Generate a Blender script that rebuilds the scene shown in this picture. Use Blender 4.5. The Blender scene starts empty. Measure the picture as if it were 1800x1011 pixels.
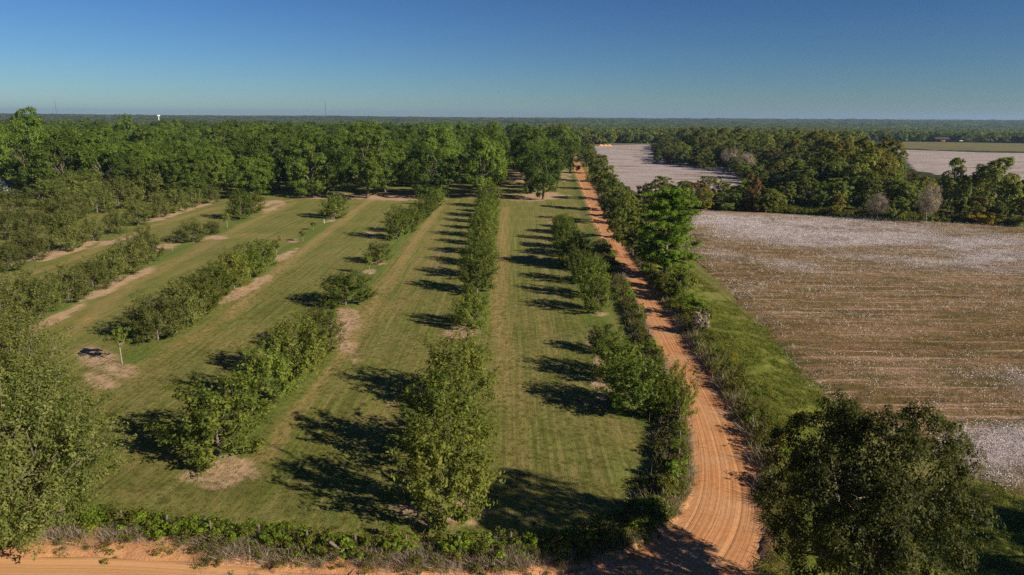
import bpy, math, random
import numpy as np
from mathutils import Matrix, Vector
R_ = math.radians
rng = np.random.default_rng(7)
random.seed(7)
sc = bpy.context.scene
col = sc.collection

# ------------------------------------------------------------------ camera
CAM_H = 30.0
PITCH, ROLL = R_(13.95), R_(0.40)
FOCAL_PX, PW, PH = 1200.0, 1800.0, 1011.0          # in pixels of the photograph
cd = bpy.data.cameras.new('camera'); cam = bpy.data.objects.new('camera', cd); col.objects.link(cam)
cam.matrix_world = Matrix.Translation((0, 0, CAM_H)) @ Matrix.Rotation(math.pi/2-PITCH, 4, 'X') @ Matrix.Rotation(ROLL, 4, 'Z')
cd.sensor_width = 36; cd.lens = 36*FOCAL_PX/PW; cd.clip_start = 0.5; cd.clip_end = 30000
sc.camera = cam
# ------------------------------------------------------------------ world and sun
SUN_EL, SUN_AZ = R_(26), R_(123)                    # azimuth clockwise from +Y (the view direction)
world = bpy.data.worlds.new('World'); sc.world = world; world.use_nodes = True
wn = world.node_tree; wn.nodes.clear()
sky = wn.nodes.new('ShaderNodeTexSky'); sky.sky_type = 'NISHITA'; sky.sun_disc = False
sky.sun_elevation = SUN_EL; sky.sun_rotation = SUN_AZ; sky.altitude = 100
sky.air_density = 1.0; sky.dust_density = 0.0; sky.ozone_density = 3.0
bg = wn.nodes.new('ShaderNodeBackground'); bg.inputs['Strength'].default_value = 0.088
wo = wn.nodes.new('ShaderNodeOutputWorld')
gam = wn.nodes.new('ShaderNodeGamma'); gam.inputs['Gamma'].default_value = 1.4       # deep, contrasty blue of the photograph's colour profile
tin = wn.nodes.new('ShaderNodeMix'); tin.data_type = 'RGBA'; tin.blend_type = 'MULTIPLY'; tin.inputs[0].default_value = 1; tin.inputs[7].default_value = (.106, .153, .222, 1)
wn.links.new(sky.outputs[0], gam.inputs[0]); wn.links.new(gam.outputs[0], tin.inputs[6]); wn.links.new(tin.outputs[2], bg.inputs[0]); wn.links.new(bg.outputs[0], wo.inputs[0])
sd = bpy.data.lights.new('sun', 'SUN'); sd.energy = 4.8; sd.angle = R_(0.53); sd.color = (1.0, 0.87, 0.70)
sun = bpy.data.objects.new('sun', sd); col.objects.link(sun)
to_sun = Vector((math.sin(SUN_AZ)*math.cos(SUN_EL), math.cos(SUN_AZ)*math.cos(SUN_EL), math.sin(SUN_EL)))
sun.rotation_euler = to_sun.to_track_quat('Z', 'Y').to_euler(); sun.location = (0, 0, 200)
vs = sc.view_settings
vs.view_transform = 'Standard'; vs.look = 'None'; vs.gamma = 1.0; vs.use_curve_mapping = False; vs.exposure = 0.65
sc.render.engine = 'CYCLES'
cy = sc.cycles
cy.max_bounces = 5; cy.diffuse_bounces = 3; cy.transmission_bounces = 3; cy.glossy_bounces = 2; cy.volume_bounces = 0
cy.use_denoising = False; cy.sample_clamp_indirect = 1.2

# ------------------------------------------------------------------ places
MW = np.array(cam.matrix_world)
def G(px, py, z=0.0):
    """point at height z that shows at a pixel of the photograph (1800 x 1011)"""
    v = np.array([(px-PW/2)/FOCAL_PX, -(py-PH/2)/FOCAL_PX, -1.0])
    d = MW[:3, :3] @ v
    t = (z-CAM_H)/d[2]
    return float(d[0]*t), float(d[1]*t)
MI = np.linalg.inv(MW)
def P(x, y, z):
    v = MI @ np.array([x, y, z, 1.0])
    return PW/2+FOCAL_PX*v[0]/-v[2], PH/2-FOCAL_PX*v[1]/-v[2]
def height_at(x, y, py):
    lo, hi = 0.0, 60.0
    for _ in range(30):
        m = (lo+hi)/2
        if P(x, y, m)[1] > py: lo = m
        else: hi = m
    return lo
def Gs(pts): return np.array([G(*p) for p in pts])

def vnoise(x, y, seed=0):
    xi, yi = np.floor(x).astype(np.int64), np.floor(y).astype(np.int64)
    xf, yf = x-xi, y-yi
    u, v = xf*xf*(3-2*xf), yf*yf*(3-2*yf)
    def h(a, b):
        n = (a*374761393+b*668265263+seed*974634777) & 0x7fffffff
        n = ((n ^ (n >> 13))*1274126177) & 0x7fffffff
        return ((n ^ (n >> 16)) & 0xffff)/65535.0
    return (h(xi, yi)*(1-u)+h(xi+1, yi)*u)*(1-v)+(h(xi, yi+1)*(1-u)+h(xi+1, yi+1)*u)*v
def fbm(x, y, seed=0, o=4):
    r = 0; a = .5; t = 0
    for i in range(o):
        r = r+a*vnoise(x*2**i, y*2**i, seed+i); t += a; a *= .5
    return r/t
def sstep(a, b, x):
    t = np.clip((x-a)/(b-a), 0, 1); return t*t*(3-2*t)
def poly_sd(x, y, poly):
    """signed distance to a polygon, negative inside"""
    d = np.full(x.shape, 1e9); inside = np.zeros(x.shape, bool)
    n = len(poly)
    for i in range(n):
        ax, ay = poly[i]; bx, by = poly[(i+1) % n]
        ex, ey = bx-ax, by-ay
        t = np.clip(((x-ax)*ex+(y-ay)*ey)/(ex*ex+ey*ey+1e-12), 0, 1)
        d = np.minimum(d, np.hypot(x-ax-t*ex, y-ay-t*ey))
        c = ((ay > y) != (by > y)) & (x < (bx-ax)*(y-ay)/((by-ay) if by != ay else 1e-12)+ax)
        inside ^= c
    return np.where(inside, -d, d)
def line_d(x, y, pts):
    d = np.full(x.shape, 1e9)
    for i in range(len(pts)-1):
        ax, ay = pts[i]; bx, by = pts[i+1]; ex, ey = bx-ax, by-ay
        t = np.clip(((x-ax)*ex+(y-ay)*ey)/(ex*ex+ey*ey+1e-12), 0, 1)
        d = np.minimum(d, np.hypot(x-ax-t*ex, y-ay-t*ey))
    return d
def terrain(x, y):
    r = np.hypot(x, y)
    dip = -7*sstep(1000, 1900, r)*(1-sstep(2600, 4300, r))
    rise = 21*sstep(3000, 5600, r)
    n = (fbm(x/900.0, y/900.0, 5)-.5)*14*sstep(1500, 3500, r)
    n = n+(fbm(x/2600.0+9, y/2600.0, 15)-.5)*22*sstep(2600, 5200, r)
    return dip+rise+n

# ------------------------------------------------------------------ mesh helpers
def mesh_np(name, v, f, mat=None, smooth=False, attrs=None):
    """v (n,3), f (m,k) with k constant"""
    me = bpy.data.meshes.new(name)
    v = np.asarray(v, np.float32); f = np.asarray(f, np.int32)
    k = f.shape[1]
    me.vertices.add(len(v)); me.vertices.foreach_set('co', v.ravel())
    me.loops.add(f.size); me.loops.foreach_set('vertex_index', f.ravel())
    me.polygons.add(len(f))
    me.polygons.foreach_set('loop_start', np.arange(0, f.size, k, dtype=np.int32))
    me.polygons.foreach_set('loop_total', np.full(len(f), k, np.int32))
    if smooth: me.polygons.foreach_set('use_smooth', np.ones(len(f), bool))
    for an, (dom, arr) in (attrs or {}).items():
        arr = np.asarray(arr, np.float32)
        if arr.ndim == 1:
            a = me.attributes.new(an, 'FLOAT', dom); a.data.foreach_set('value', arr)
        else:
            a = me.attributes.new(an, 'FLOAT_VECTOR', dom); a.data.foreach_set('vector', arr.ravel())
    me.update(calc_edges=True)
    if mat: me.materials.append(mat)
    return me
def link(name, data, parent=None, loc=None, **props):
    o = bpy.data.objects.new(name, data); col.objects.link(o)
    if parent: o.parent = parent
    if loc is not None: o.location = loc
    for k, v in props.items(): o[k] = v
    return o
class MB:
    """collects quads and triangles into one mesh"""
    def __init__(s): s.v = []; s.f = []; s.mi = []
    def add(s, v, f, m=0):
        b = len(s.v); s.v += [tuple(p) for p in v]; s.f += [tuple(i+b for i in q) for q in f]; s.mi += [m]*len(f)
    def box(s, c, d, rz=0, m=0):
        x, y, z = c; a, b, h = d[0]/2, d[1]/2, d[2]/2; co, si = math.cos(rz), math.sin(rz)
        vs_ = [(x+i*a*co-j*b*si, y+i*a*si+j*b*co, z+k*h) for k in (-1, 1) for i, j in ((-1,-1),(1,-1),(1,1),(-1,1))]
        s.add(vs_, [(3,2,1,0),(4,5,6,7),(0,1,5,4),(1,2,6,5),(2,3,7,6),(3,0,4,7)], m)
    def tube(s, pts, rad, n=6, m=0, cap=True):
        pts = [Vector(p) for p in pts]; vv = []
        for i, p in enumerate(pts):
            t = (pts[min(i+1, len(pts)-1)]-pts[max(i-1, 0)]).normalized()
            u = t.cross(Vector((.31, .77, .23))).normalized(); w = t.cross(u)
            r = rad[i] if hasattr(rad, '__len__') else rad
            vv += [p+r*(math.cos(a)*u+math.sin(a)*w) for a in [2*math.pi*k/n for k in range(n)]]
        ff = [(i*n+k, i*n+(k+1) % n, (i+1)*n+(k+1) % n, (i+1)*n+k) for i in range(len(pts)-1) for k in range(n)]
        if cap: ff += [tuple(range(n-1, -1, -1)), tuple((len(pts)-1)*n+k for k in range(n))]
        s.add(vv, ff, m)
    def mesh(s, name, *mats, smooth=False):
        me = bpy.data.meshes.new(name); me.from_pydata(s.v, [], s.f); me.update()
        for m in mats: me.materials.append(m)
        me.polygons.foreach_set('material_index', s.mi)
        if smooth: me.polygons.foreach_set('use_smooth', [True]*len(s.f))
        return me

# ------------------------------------------------------------------ material helpers
class NT:
    def __init__(s, name):
        s.m = bpy.data.materials.new(name); s.m.use_nodes = True
        s.t = s.m.node_tree; s.t.nodes.clear(); s.out = s.n('ShaderNodeOutputMaterial')
    def n(s, typ, **kw):
        nd = s.t.nodes.new(typ)
        for k, v in kw.items(): setattr(nd, k, v)
        return nd
    def put(s, sock, val):
        if hasattr(val, 'links') or isinstance(val, bpy.types.NodeSocket): s.t.links.new(val, sock)
        elif isinstance(val, (tuple, list)) and len(val) == 3 and sock.type == 'RGBA': sock.default_value = (*val, 1)
        else: sock.default_value = val
    def attr(s, name, out='Fac'):
        return s.n('ShaderNodeAttribute', attribute_name=name).outputs[out]
    def pos(s): return s.n('ShaderNodeNewGeometry').outputs['Position']
    def objco(s): return s.n('ShaderNodeTexCoord').outputs['Object']
    def rand(s): return s.n('ShaderNodeObjectInfo').outputs['Random']
    def mapping(s, vec, rot=(0,0,0), scale=(1,1,1)):
        m = s.n('ShaderNodeMapping'); s.put(m.inputs['Vector'], vec)
        m.inputs['Rotation'].default_value = rot; m.inputs['Scale'].default_value = scale
        return m.outputs[0]
    def noise(s, scale, vec=None, detail=4, rough=.55, dist=0):
        nd = s.n('ShaderNodeTexNoise'); nd.inputs['Scale'].default_value = scale
        nd.inputs['Detail'].default_value = detail; nd.inputs['Roughness'].default_value = rough
        nd.inputs['Distortion'].default_value = dist
        if vec is not None: s.put(nd.inputs['Vector'], vec)
        return nd.outputs['Fac']
    def rng(s, val, a, b, c=0, d=1):
        m = s.n('ShaderNodeMapRange'); s.put(m.inputs['Value'], val)
        for k, q in zip(('From Min', 'From Max', 'To Min', 'To Max'), (a, b, c, d)): s.put(m.inputs[k], q)
        return m.outputs[0]
    def math(s, op, a, b=0.0, c=None, clamp=False):
        m = s.n('ShaderNodeMath', operation=op, use_clamp=clamp); s.put(m.inputs[0], a); s.put(m.inputs[1], b)
        if c is not None: s.put(m.inputs[2], c)
        return m.outputs[0]
    def mix(s, f, a, b, mode='MIX'):
        m = s.n('ShaderNodeMix', data_type='RGBA', blend_type=mode)
        s.put(m.inputs[0], f); s.put(m.inputs[6], a); s.put(m.inputs[7], b)
        return m.outputs[2]
    def ramp(s, f, stops):
        r = s.n('ShaderNodeValToRGB'); e = r.color_ramp.elements
        while len(e) < len(stops): e.new(.5)
        for q, (p, c) in zip(e, stops): q.position = p; q.color = (*c, 1)
        s.put(r.inputs[0], f); return r.outputs[0]
    def bump(s, h, strength=.5, dist=.1):
        b = s.n('ShaderNodeBump'); b.inputs['Strength'].default_value = strength; b.inputs['Distance'].default_value = dist
        s.put(b.inputs['Height'], h); return b.outputs[0]
    def bsdf(s, colr, rough=.9, normal=None, spec=.2, metal=0):
        b = s.n('ShaderNodeBsdfPrincipled'); s.put(b.inputs['Base Color'], colr); s.put(b.inputs['Roughness'], rough)
        b.inputs['Specular IOR Level'].default_value = spec; b.inputs['Metallic'].default_value = metal
        if normal is not None: s.put(b.inputs['Normal'], normal)
        s.t.links.new(b.outputs[0], s.out.inputs[0]); return s.m
def plain(name, c, rough=.8, spec=.2, metal=0, var=.15, scale=3):
    t = NT(name); n = t.noise(scale, t.objco())
    f = t.rng(n, .3, .7, 1-var, 1+var)
    return t.bsdf(t.mix(1.0, c, f, 'MULTIPLY'), rough, None, spec, metal)

def leaf_mat(name, stops, transl=.42, hue=.25, alt=(.12, .10, .02)):
    """thin leaves: colour runs over a per-clump tint and a per-tree random"""
    t = NT(name)
    base = t.ramp(t.attr('tint'), stops)
    rnd = t.rand()
    base = t.mix(t.rng(rnd, 0, 1, 0, hue), base, alt)
    v = t.rng(t.math('FRACT', t.math('MULTIPLY', rnd, 37.7)), 0, 1, .68, 1.34)
    base = t.mix(1.0, base, v, 'MULTIPLY')
    d = t.n('ShaderNodeBsdfPrincipled'); t.put(d.inputs['Base Color'], base); d.inputs['Roughness'].default_value = .55
    d.inputs['Specular IOR Level'].default_value = .22
    tr = t.n('ShaderNodeBsdfTranslucent'); t.put(tr.inputs['Color'], t.mix(1.0, base, (1.35, 1.5, .5), 'MULTIPLY'))
    mx = t.n('ShaderNodeMixShader'); mx.inputs[0].default_value = transl
    t.t.links.new(d.outputs[0], mx.inputs[1]); t.t.links.new(tr.outputs[0], mx.inputs[2])
    t.t.links.new(mx.outputs[0], t.out.inputs[0]); return t.m
M = {}
M['pecan'] = leaf_mat('pecan_leaves', [(0, (0.051, 0.102, 0.014)), (.5, (0.107, 0.174, 0.023)), (1, (0.199, 0.256, 0.038))], alt=(0.205, 0.205, 0.023))
M['young'] = leaf_mat('young_pecan_leaves', [(0, (0.054, 0.093, 0.013)), (.5, (0.117, 0.164, 0.023)), (1, (0.216, 0.244, 0.040))], alt=(0.194, 0.176, 0.034), hue=.35)
M['olive'] = leaf_mat('olive_leaves', [(0, (0.064, 0.090, 0.017)), (.5, (0.132, 0.165, 0.034)), (1, (0.232, 0.248, 0.068))], alt=(0.200, 0.183, 0.053), hue=.3)
M['oak'] = leaf_mat('oak_leaves', [(0, (0.040, 0.051, 0.010)), (.5, (0.081, 0.095, 0.018)), (1, (0.154, 0.150, 0.031))], alt=(0.121, 0.088, 0.028))
M['wood'] = leaf_mat('wood_leaves', [(0, (0.058, 0.092, 0.018)), (.5, (0.117, 0.161, 0.027)), (1, (0.226, 0.253, 0.043))], alt=(0.246, 0.214, 0.038), hue=.42)
M['gold'] = leaf_mat('yellowing_leaves', [(0, (0.097, 0.108, 0.015)), (.5, (0.184, 0.184, 0.024)), (1, (0.292, 0.238, 0.038))], alt=(0.216, 0.130, 0.022))
M['rust'] = leaf_mat('rusty_leaves', [(0, (.10, .05, .02)), (.5, (.16, .085, .03)), (1, (.20, .14, .05))], alt=(.12, .10, .04))
M['pine'] = leaf_mat('pine_needles', [(0, (0.062, 0.109, 0.010)), (.5, (0.122, 0.198, 0.016)), (1, (0.220, 0.314, 0.026))], alt=(0.146, 0.218, 0.018))
M['vine'] = leaf_mat('vine_leaves', [(0, (0.076, 0.136, 0.012)), (.5, (0.153, 0.255, 0.019)), (1, (0.246, 0.348, 0.030))], alt=(0.204, 0.187, 0.017), hue=.5)
M['weed'] = leaf_mat('weed_leaves', [(0, (0.060, 0.081, 0.015)), (.5, (0.119, 0.145, 0.024)), (1, (0.212, 0.191, 0.030))], alt=(0.187, 0.145, 0.030), hue=.5)
M['tuft'] = leaf_mat('grass_blades', [(0, (0.081, 0.102, 0.019)), (.5, (0.145, 0.170, 0.032)), (1, (0.230, 0.212, 0.064))], alt=(0.221, 0.170, 0.068), hue=.45)
M['vtuft'] = leaf_mat('verge_grass_blades', [(0, (0.090, 0.128, 0.020)), (.5, (0.160, 0.207, 0.032)), (1, (0.250, 0.264, 0.050))], alt=(0.270, 0.211, 0.060), hue=.35)
M['flower'] = leaf_mat('goldenrod_flowers', [(0, (.22, .17, .01)), (.5, (.40, .30, .015)), (1, (.55, .42, .02))], alt=(.4, .3, .02), hue=.2)
M['dry'] = leaf_mat('dry_brush_stems', [(0, (.15, .115, .085)), (.5, (.27, .215, .165)), (1, (.42, .35, .27))], transl=.15, alt=(.28, .22, .16))
def bark(name, c1, c2):
    t = NT(name); o = t.objco(); n = t.noise(7, t.mapping(o, scale=(1, 1, .25)), 5, .7)
    return t.bsdf(t.ramp(n, [(.3, c1), (.7, c2)]), .9, t.bump(n, .6, .05))
M['bark'] = bark('grey_bark', (.10, .082, .062), (.24, .205, .16))
M['midbark'] = bark('brown_grey_bark', (.075, .06, .045), (.17, .14, .11))
M['palebark'] = bark('pale_bark', (.26, .23, .19), (.46, .42, .36))
M['darkbark'] = bark('dark_bark', (.045, .035, .028), (.12, .095, .075))
M['twig'] = bark('bleached_twigs', (.15, .125, .10), (.27, .235, .20))

# ------------------------------------------------------------------ regions on the ground, from the photograph
ROAD = [ # (y, left x, right x): the two edges of the dirt road from far to near
 (236,1001,1004),(252,1004,1008),(275,1009,1016),(300,1013,1026),(330,1024,1045),(360,1037,1062),(400,1052,1080),(440,1070,1103),(480,1090,1129),
 (520,1108,1154),(560,1127,1181),(600,1146,1208),(640,1165,1234),(680,1184,1260),(720,1200,1284),(760,1210,1304),(800,1217,1322),(840,1219,1334)]
RL = [G(l, y) for y, l, r in ROAD]; RR = [G(r, y) for y, l, r in ROAD]
for (lx, ly), (rx, ry) in [((1214, 878), (1340, 880)), ((1194, 915), (1342, 925)), ((1158, 945), (1338, 975)), ((1110, 972), (1322, 1030)), ((1050, 997), (1290, 1100)),
                           ((960, 1014), (1180, 1190)), ((840, 1022), (960, 1260)), ((700, 1020), (750, 1270)), ((520, 1006), (540, 1262)), ((400, 998), (400, 1255)), ((260, 986), (240, 1245)),
                           ((120, 978), (60, 1232)), ((0, 988), (-140, 1222)), ((-200, 975), (-420, 1205)), ((-600, 950), (-1000, 1170))]:
    RL.append(G(lx, ly)); RR.append(G(rx, ry))
def resample(pts, n, smooth=3):
    p = np.array(pts, float)
    for _ in range(smooth):                                 # corner cutting
        q = np.empty((2*len(p), 2)); q[0::2] = p; q[1::2] = p
        a, b = p[:-1], p[1:]
        r = np.empty((2*len(a), 2)); r[0::2] = .75*a+.25*b; r[1::2] = .25*a+.75*b
        p = np.vstack([p[:1], r, p[-1:]])
    d = np.r_[0, np.cumsum(np.hypot(*np.diff(p, axis=0).T))]
    return np.c_[np.interp(np.linspace(0, 1, n)*d[-1], d, p[:, 0]), np.interp(np.linspace(0, 1, n)*d[-1], d, p[:, 1])], d[-1]
mid, mlen = resample([((a+c)/2, (b+d)/2) for (a, b), (c, d) in zip(RL, RR)], 1100)
hw_pts = np.array([math.hypot(a-c, b-d)/2 for (a, b), (c, d) in zip(RL, RR)])
mp = np.array([((a+c)/2, (b+d)/2) for (a, b), (c, d) in zip(RL, RR)])
md = np.r_[0, np.cumsum(np.hypot(*np.diff(mp, axis=0).T))]
road_poly = [tuple(p) for p in RL]+[tuple(p) for p in RR[::-1]]

FENCE = Gs([(-60, 925), (60, 925), (160, 932), (260, 942), (380, 955), (500, 968), (600, 978), (700, 982), (800, 984), (900, 980), (1000, 972), (1080, 955), (1140, 920), (1175, 880), (1192, 830),
            (1195, 780), (1188, 730), (1172, 680), (1150, 620), (1128, 570), (1108, 525), (1090, 485), (1070, 445), (1052, 405), (1036, 370), (1022, 335), (1012, 310)])
def row_line(p, q): return np.array([G(*p), G(*q)])
ROWS = {
 'road': [(1190,745),(1118,726),(1083,668),(1057,620),(1050,549),(1038,522),(1024,497),(1012,472),(1002,450),(995,436),(990,423),(987,410),(984,399)],
 'centre': [(785,925),(783,815),(803,708),(828,575),(839,515),(842,489),(845,466),(847,447),(849,431),(851,417),(853,404),(855,392),(857,382),(858,373),(860,364)],
 'third': [(385,803),(470,716),(520,668),(565,622),(608,537),(650,483),(666,462),(700,421),(714,409),(730,396),(745,385),(758,373),(768,362)],
 'fourth': [(215,640),(278,597),(322,573),(352,553),(385,527),(412,507),(440,488),(464,469),(487,453),(533,425),(551,405),(590,383)],
 'fifth': [(40,572),(84,552),(122,533),(165,511),(197,496),(230,481),(258,463),(303,442),(338,425),(372,412),(400,401),(424,386),(446,374)],
 'sixth': [(16,476),(60,457),(118,440),(165,424),(205,411),(243,397),(281,383),(312,374),(343,365),(372,358)],
}
row_lines = {k: np.array([G(*p) for p in v]) for k, v in ROWS.items()}

BARE = [ # bare sandy patches: pixel centre, half length, half width (px), tilt
 (385,830,58,26,0),(600,590,38,16,58),(610,560,22,18,50),(575,602,22,9,45),(200,640,40,16,30),(175,668,28,10,10),(165,625,30,16,20),(95,563,50,7,-28),(210,496,48,8,-24),(255,478,22,6,-20),(420,515,42,8,-28),(455,496,26,6,-25),
 (500,450,22,5,-25),(480,366,20,4,-20),(340,420,26,4,0),(380,418,20,4,0),(1052,650,12,28,0),(1040,600,9,22,0),(1062,690,10,16,0),(815,580,28,10,0),(800,588,20,10,0),
 (790,925,60,14,0),(835,905,30,18,0),(730,912,36,10,15),(518,424,12,3,0),(460,492,14,5,0),(1056,553,14,3,0),(973,392,8,3,0),(130,438,50,5,-18),(90,445,60,4,-14),(205,423,40,4,-15),(350,362,36,4,-15),
 (300,378,40,4,-15),(470,358,30,4,-8),(590,345,60,5,0),(690,345,50,7,0),(650,410,12,3,0),(648,478,10,4,0),(668,461,12,4,0),(285,435,25,4,-10),(600,380,20,3,-20),(860,345,40,5,0),(950,345,40,8,0),(930,305,60,14,0)]

# ------------------------------------------------------------------ ground sheet
def graded(lo, hi, step, a, b, growth=1.16):
    mid_ = list(np.arange(lo, hi+step/2, step)); s = step; x = mid_[-1]; up = []
    while x < b: s *= growth; x += s; up.append(x)
    s = step; x = mid_[0]; dn = []
    while x > a: s *= growth; x -= s; dn.append(x)
    return np.array(dn[::-1]+mid_+up)
gx = graded(-105, 78, .5, -9000, 9000); gy = graded(36, 285, .55, -600, 13000, 1.10)
XX, YY = np.meshgrid(gx, gy); X1, Y1 = XX.ravel(), YY.ravel()
near = (np.abs(X1) < 420) & (Y1 > 10) & (Y1 < 700)
zg = terrain(X1, Y1)
roadd = np.full(X1.shape, 50.0); roadd[near] = poly_sd(X1[near], Y1[near], road_poly)
fenced = np.full(X1.shape, 50.0); fenced[near] = line_d(X1[near], Y1[near], FENCE)
n1 = fbm(X1/3.1, Y1/3.1, 21); n2 = fbm(X1/11.0, Y1/11.0, 31); n3 = fbm(X1/1.3, Y1/1.3, 41, 3)
bare = np.zeros(X1.shape)
for (px, py, a, b, tilt) in BARE:
    c0 = np.array(G(px, py)); ti = R_(tilt)
    c1 = np.array(G(px+a*math.cos(ti), py+a*math.sin(ti))); c2 = np.array(G(px-b*math.sin(ti), py+b*math.cos(ti)))
    A = np.linalg.inv(np.stack([c1-c0, c2-c0], 1)); q = A @ np.stack([X1-c0[0], Y1-c0[1]])
    rr = np.hypot(q[0], q[1])
    bare = np.maximum(bare, np.where(rr < 2.5, sstep(.30, -.22, rr-1+(n1-.5)*1.5+(n3-.5)*.8), 0))
# sandy bank between fence and road along the bottom
bank = sstep(7.5, 2.0, roadd+(n1-.5)*4)*sstep(40, 34, Y1-0*X1+((X1+30)*.05))
orch = ((X1 < 45) & (Y1 > 36) & (Y1 < 320)).astype(float)
bank_l = sstep(2.6, .3, roadd+(n1-.5)*3)*(roadd < 12)
sandy = np.maximum(bank_l*.9, np.where((roadd > -6) & (roadd < 14), sstep(4.6, 1.0, roadd+(n1-.5)*4.2), 0)*sstep(54, 47, Y1)*sstep(9, 2, X1))
# straw coloured mown strips along the rows
straw = np.zeros(X1.shape)
def strip(pts, w, amt):
    global straw
    d = line_d(X1[near], Y1[near], Gs(pts)); v = np.zeros(X1.shape)
    v[near] = amt*sstep(w, w*.25, d+(n2[near]-.5)*1.6+(n3[near]-.5)*.6)
    straw = np.maximum(straw, v)
strip([(470,800),(540,700),(600,625)], 1.0, .8)
strip([(600,625),(640,560),(700,470),(760,380),(785,345)], 2.0, .85)
strip([(690,560),(740,450),(775,395),(810,345)], 1.3, .40)
strip([(760,470),(770,430)], 2.5, .35)
strip([(880,700),(890,620),(872,560),(880,470),(885,400),(890,365)], 2.3, .72)
strip([(905,820),(915,700),(900,640),(890,600),(840,600)], 1.6, .45)
strip([(400,560),(470,490),(540,435),(620,375),(650,352)], 2.2, .8)
strip([(150,700),(260,640),(400,560)], 1.6, .45)
strip([(120,590),(230,500),(330,450),(430,395),(520,355)], 2.0, .62)
strip([(0,500),(130,455),(260,400),(380,365)], 2.2, .60)
strip([(0,440),(90,440),(280,385)], 1.6, .5)
strip([(985,640),(1030,700),(1090,760),(1150,820)], 1.4, .35)
strip([(960,600),(950,500),(955,420),(958,380)], 1.5, .35)
strip([(200,880),(330,900),(500,940),(750,970),(1000,955)], 2.2, .35)
straw = np.clip(straw*(.65+.7*n2)+sstep(.60, .8, n2)*.35+.0, 0, 1)*orch
# long lush grass under the rows
lush = np.zeros(X1.shape)
for k, pts in row_lines.items():
    d = line_d(X1[near], Y1[near], pts); lush[near] = np.maximum(lush[near], sstep(3.4, 1.2, d+(n1[near]-.5)*2))
lush = np.maximum(lush*.8, sstep(5, 1, fenced+(n1-.5)*3)*.8)
V_R = Gs([(1110,430),(1180,480),(1240,530),(1330,610),(1420,700),(1430,820),(1460,900),(1800,900),(2400,1000),(2400,1300),(1300,1120),(1340,940),(1330,830),(1280,720),(1200,600),(1120,470),(1060,380),(1020,300),(1030,290)])
verge = np.zeros(X1.shape)
verge[near] = sstep(3, -2, poly_sd(X1[near], Y1[near], V_R)+(n1[near]-.5)*4)
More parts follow.
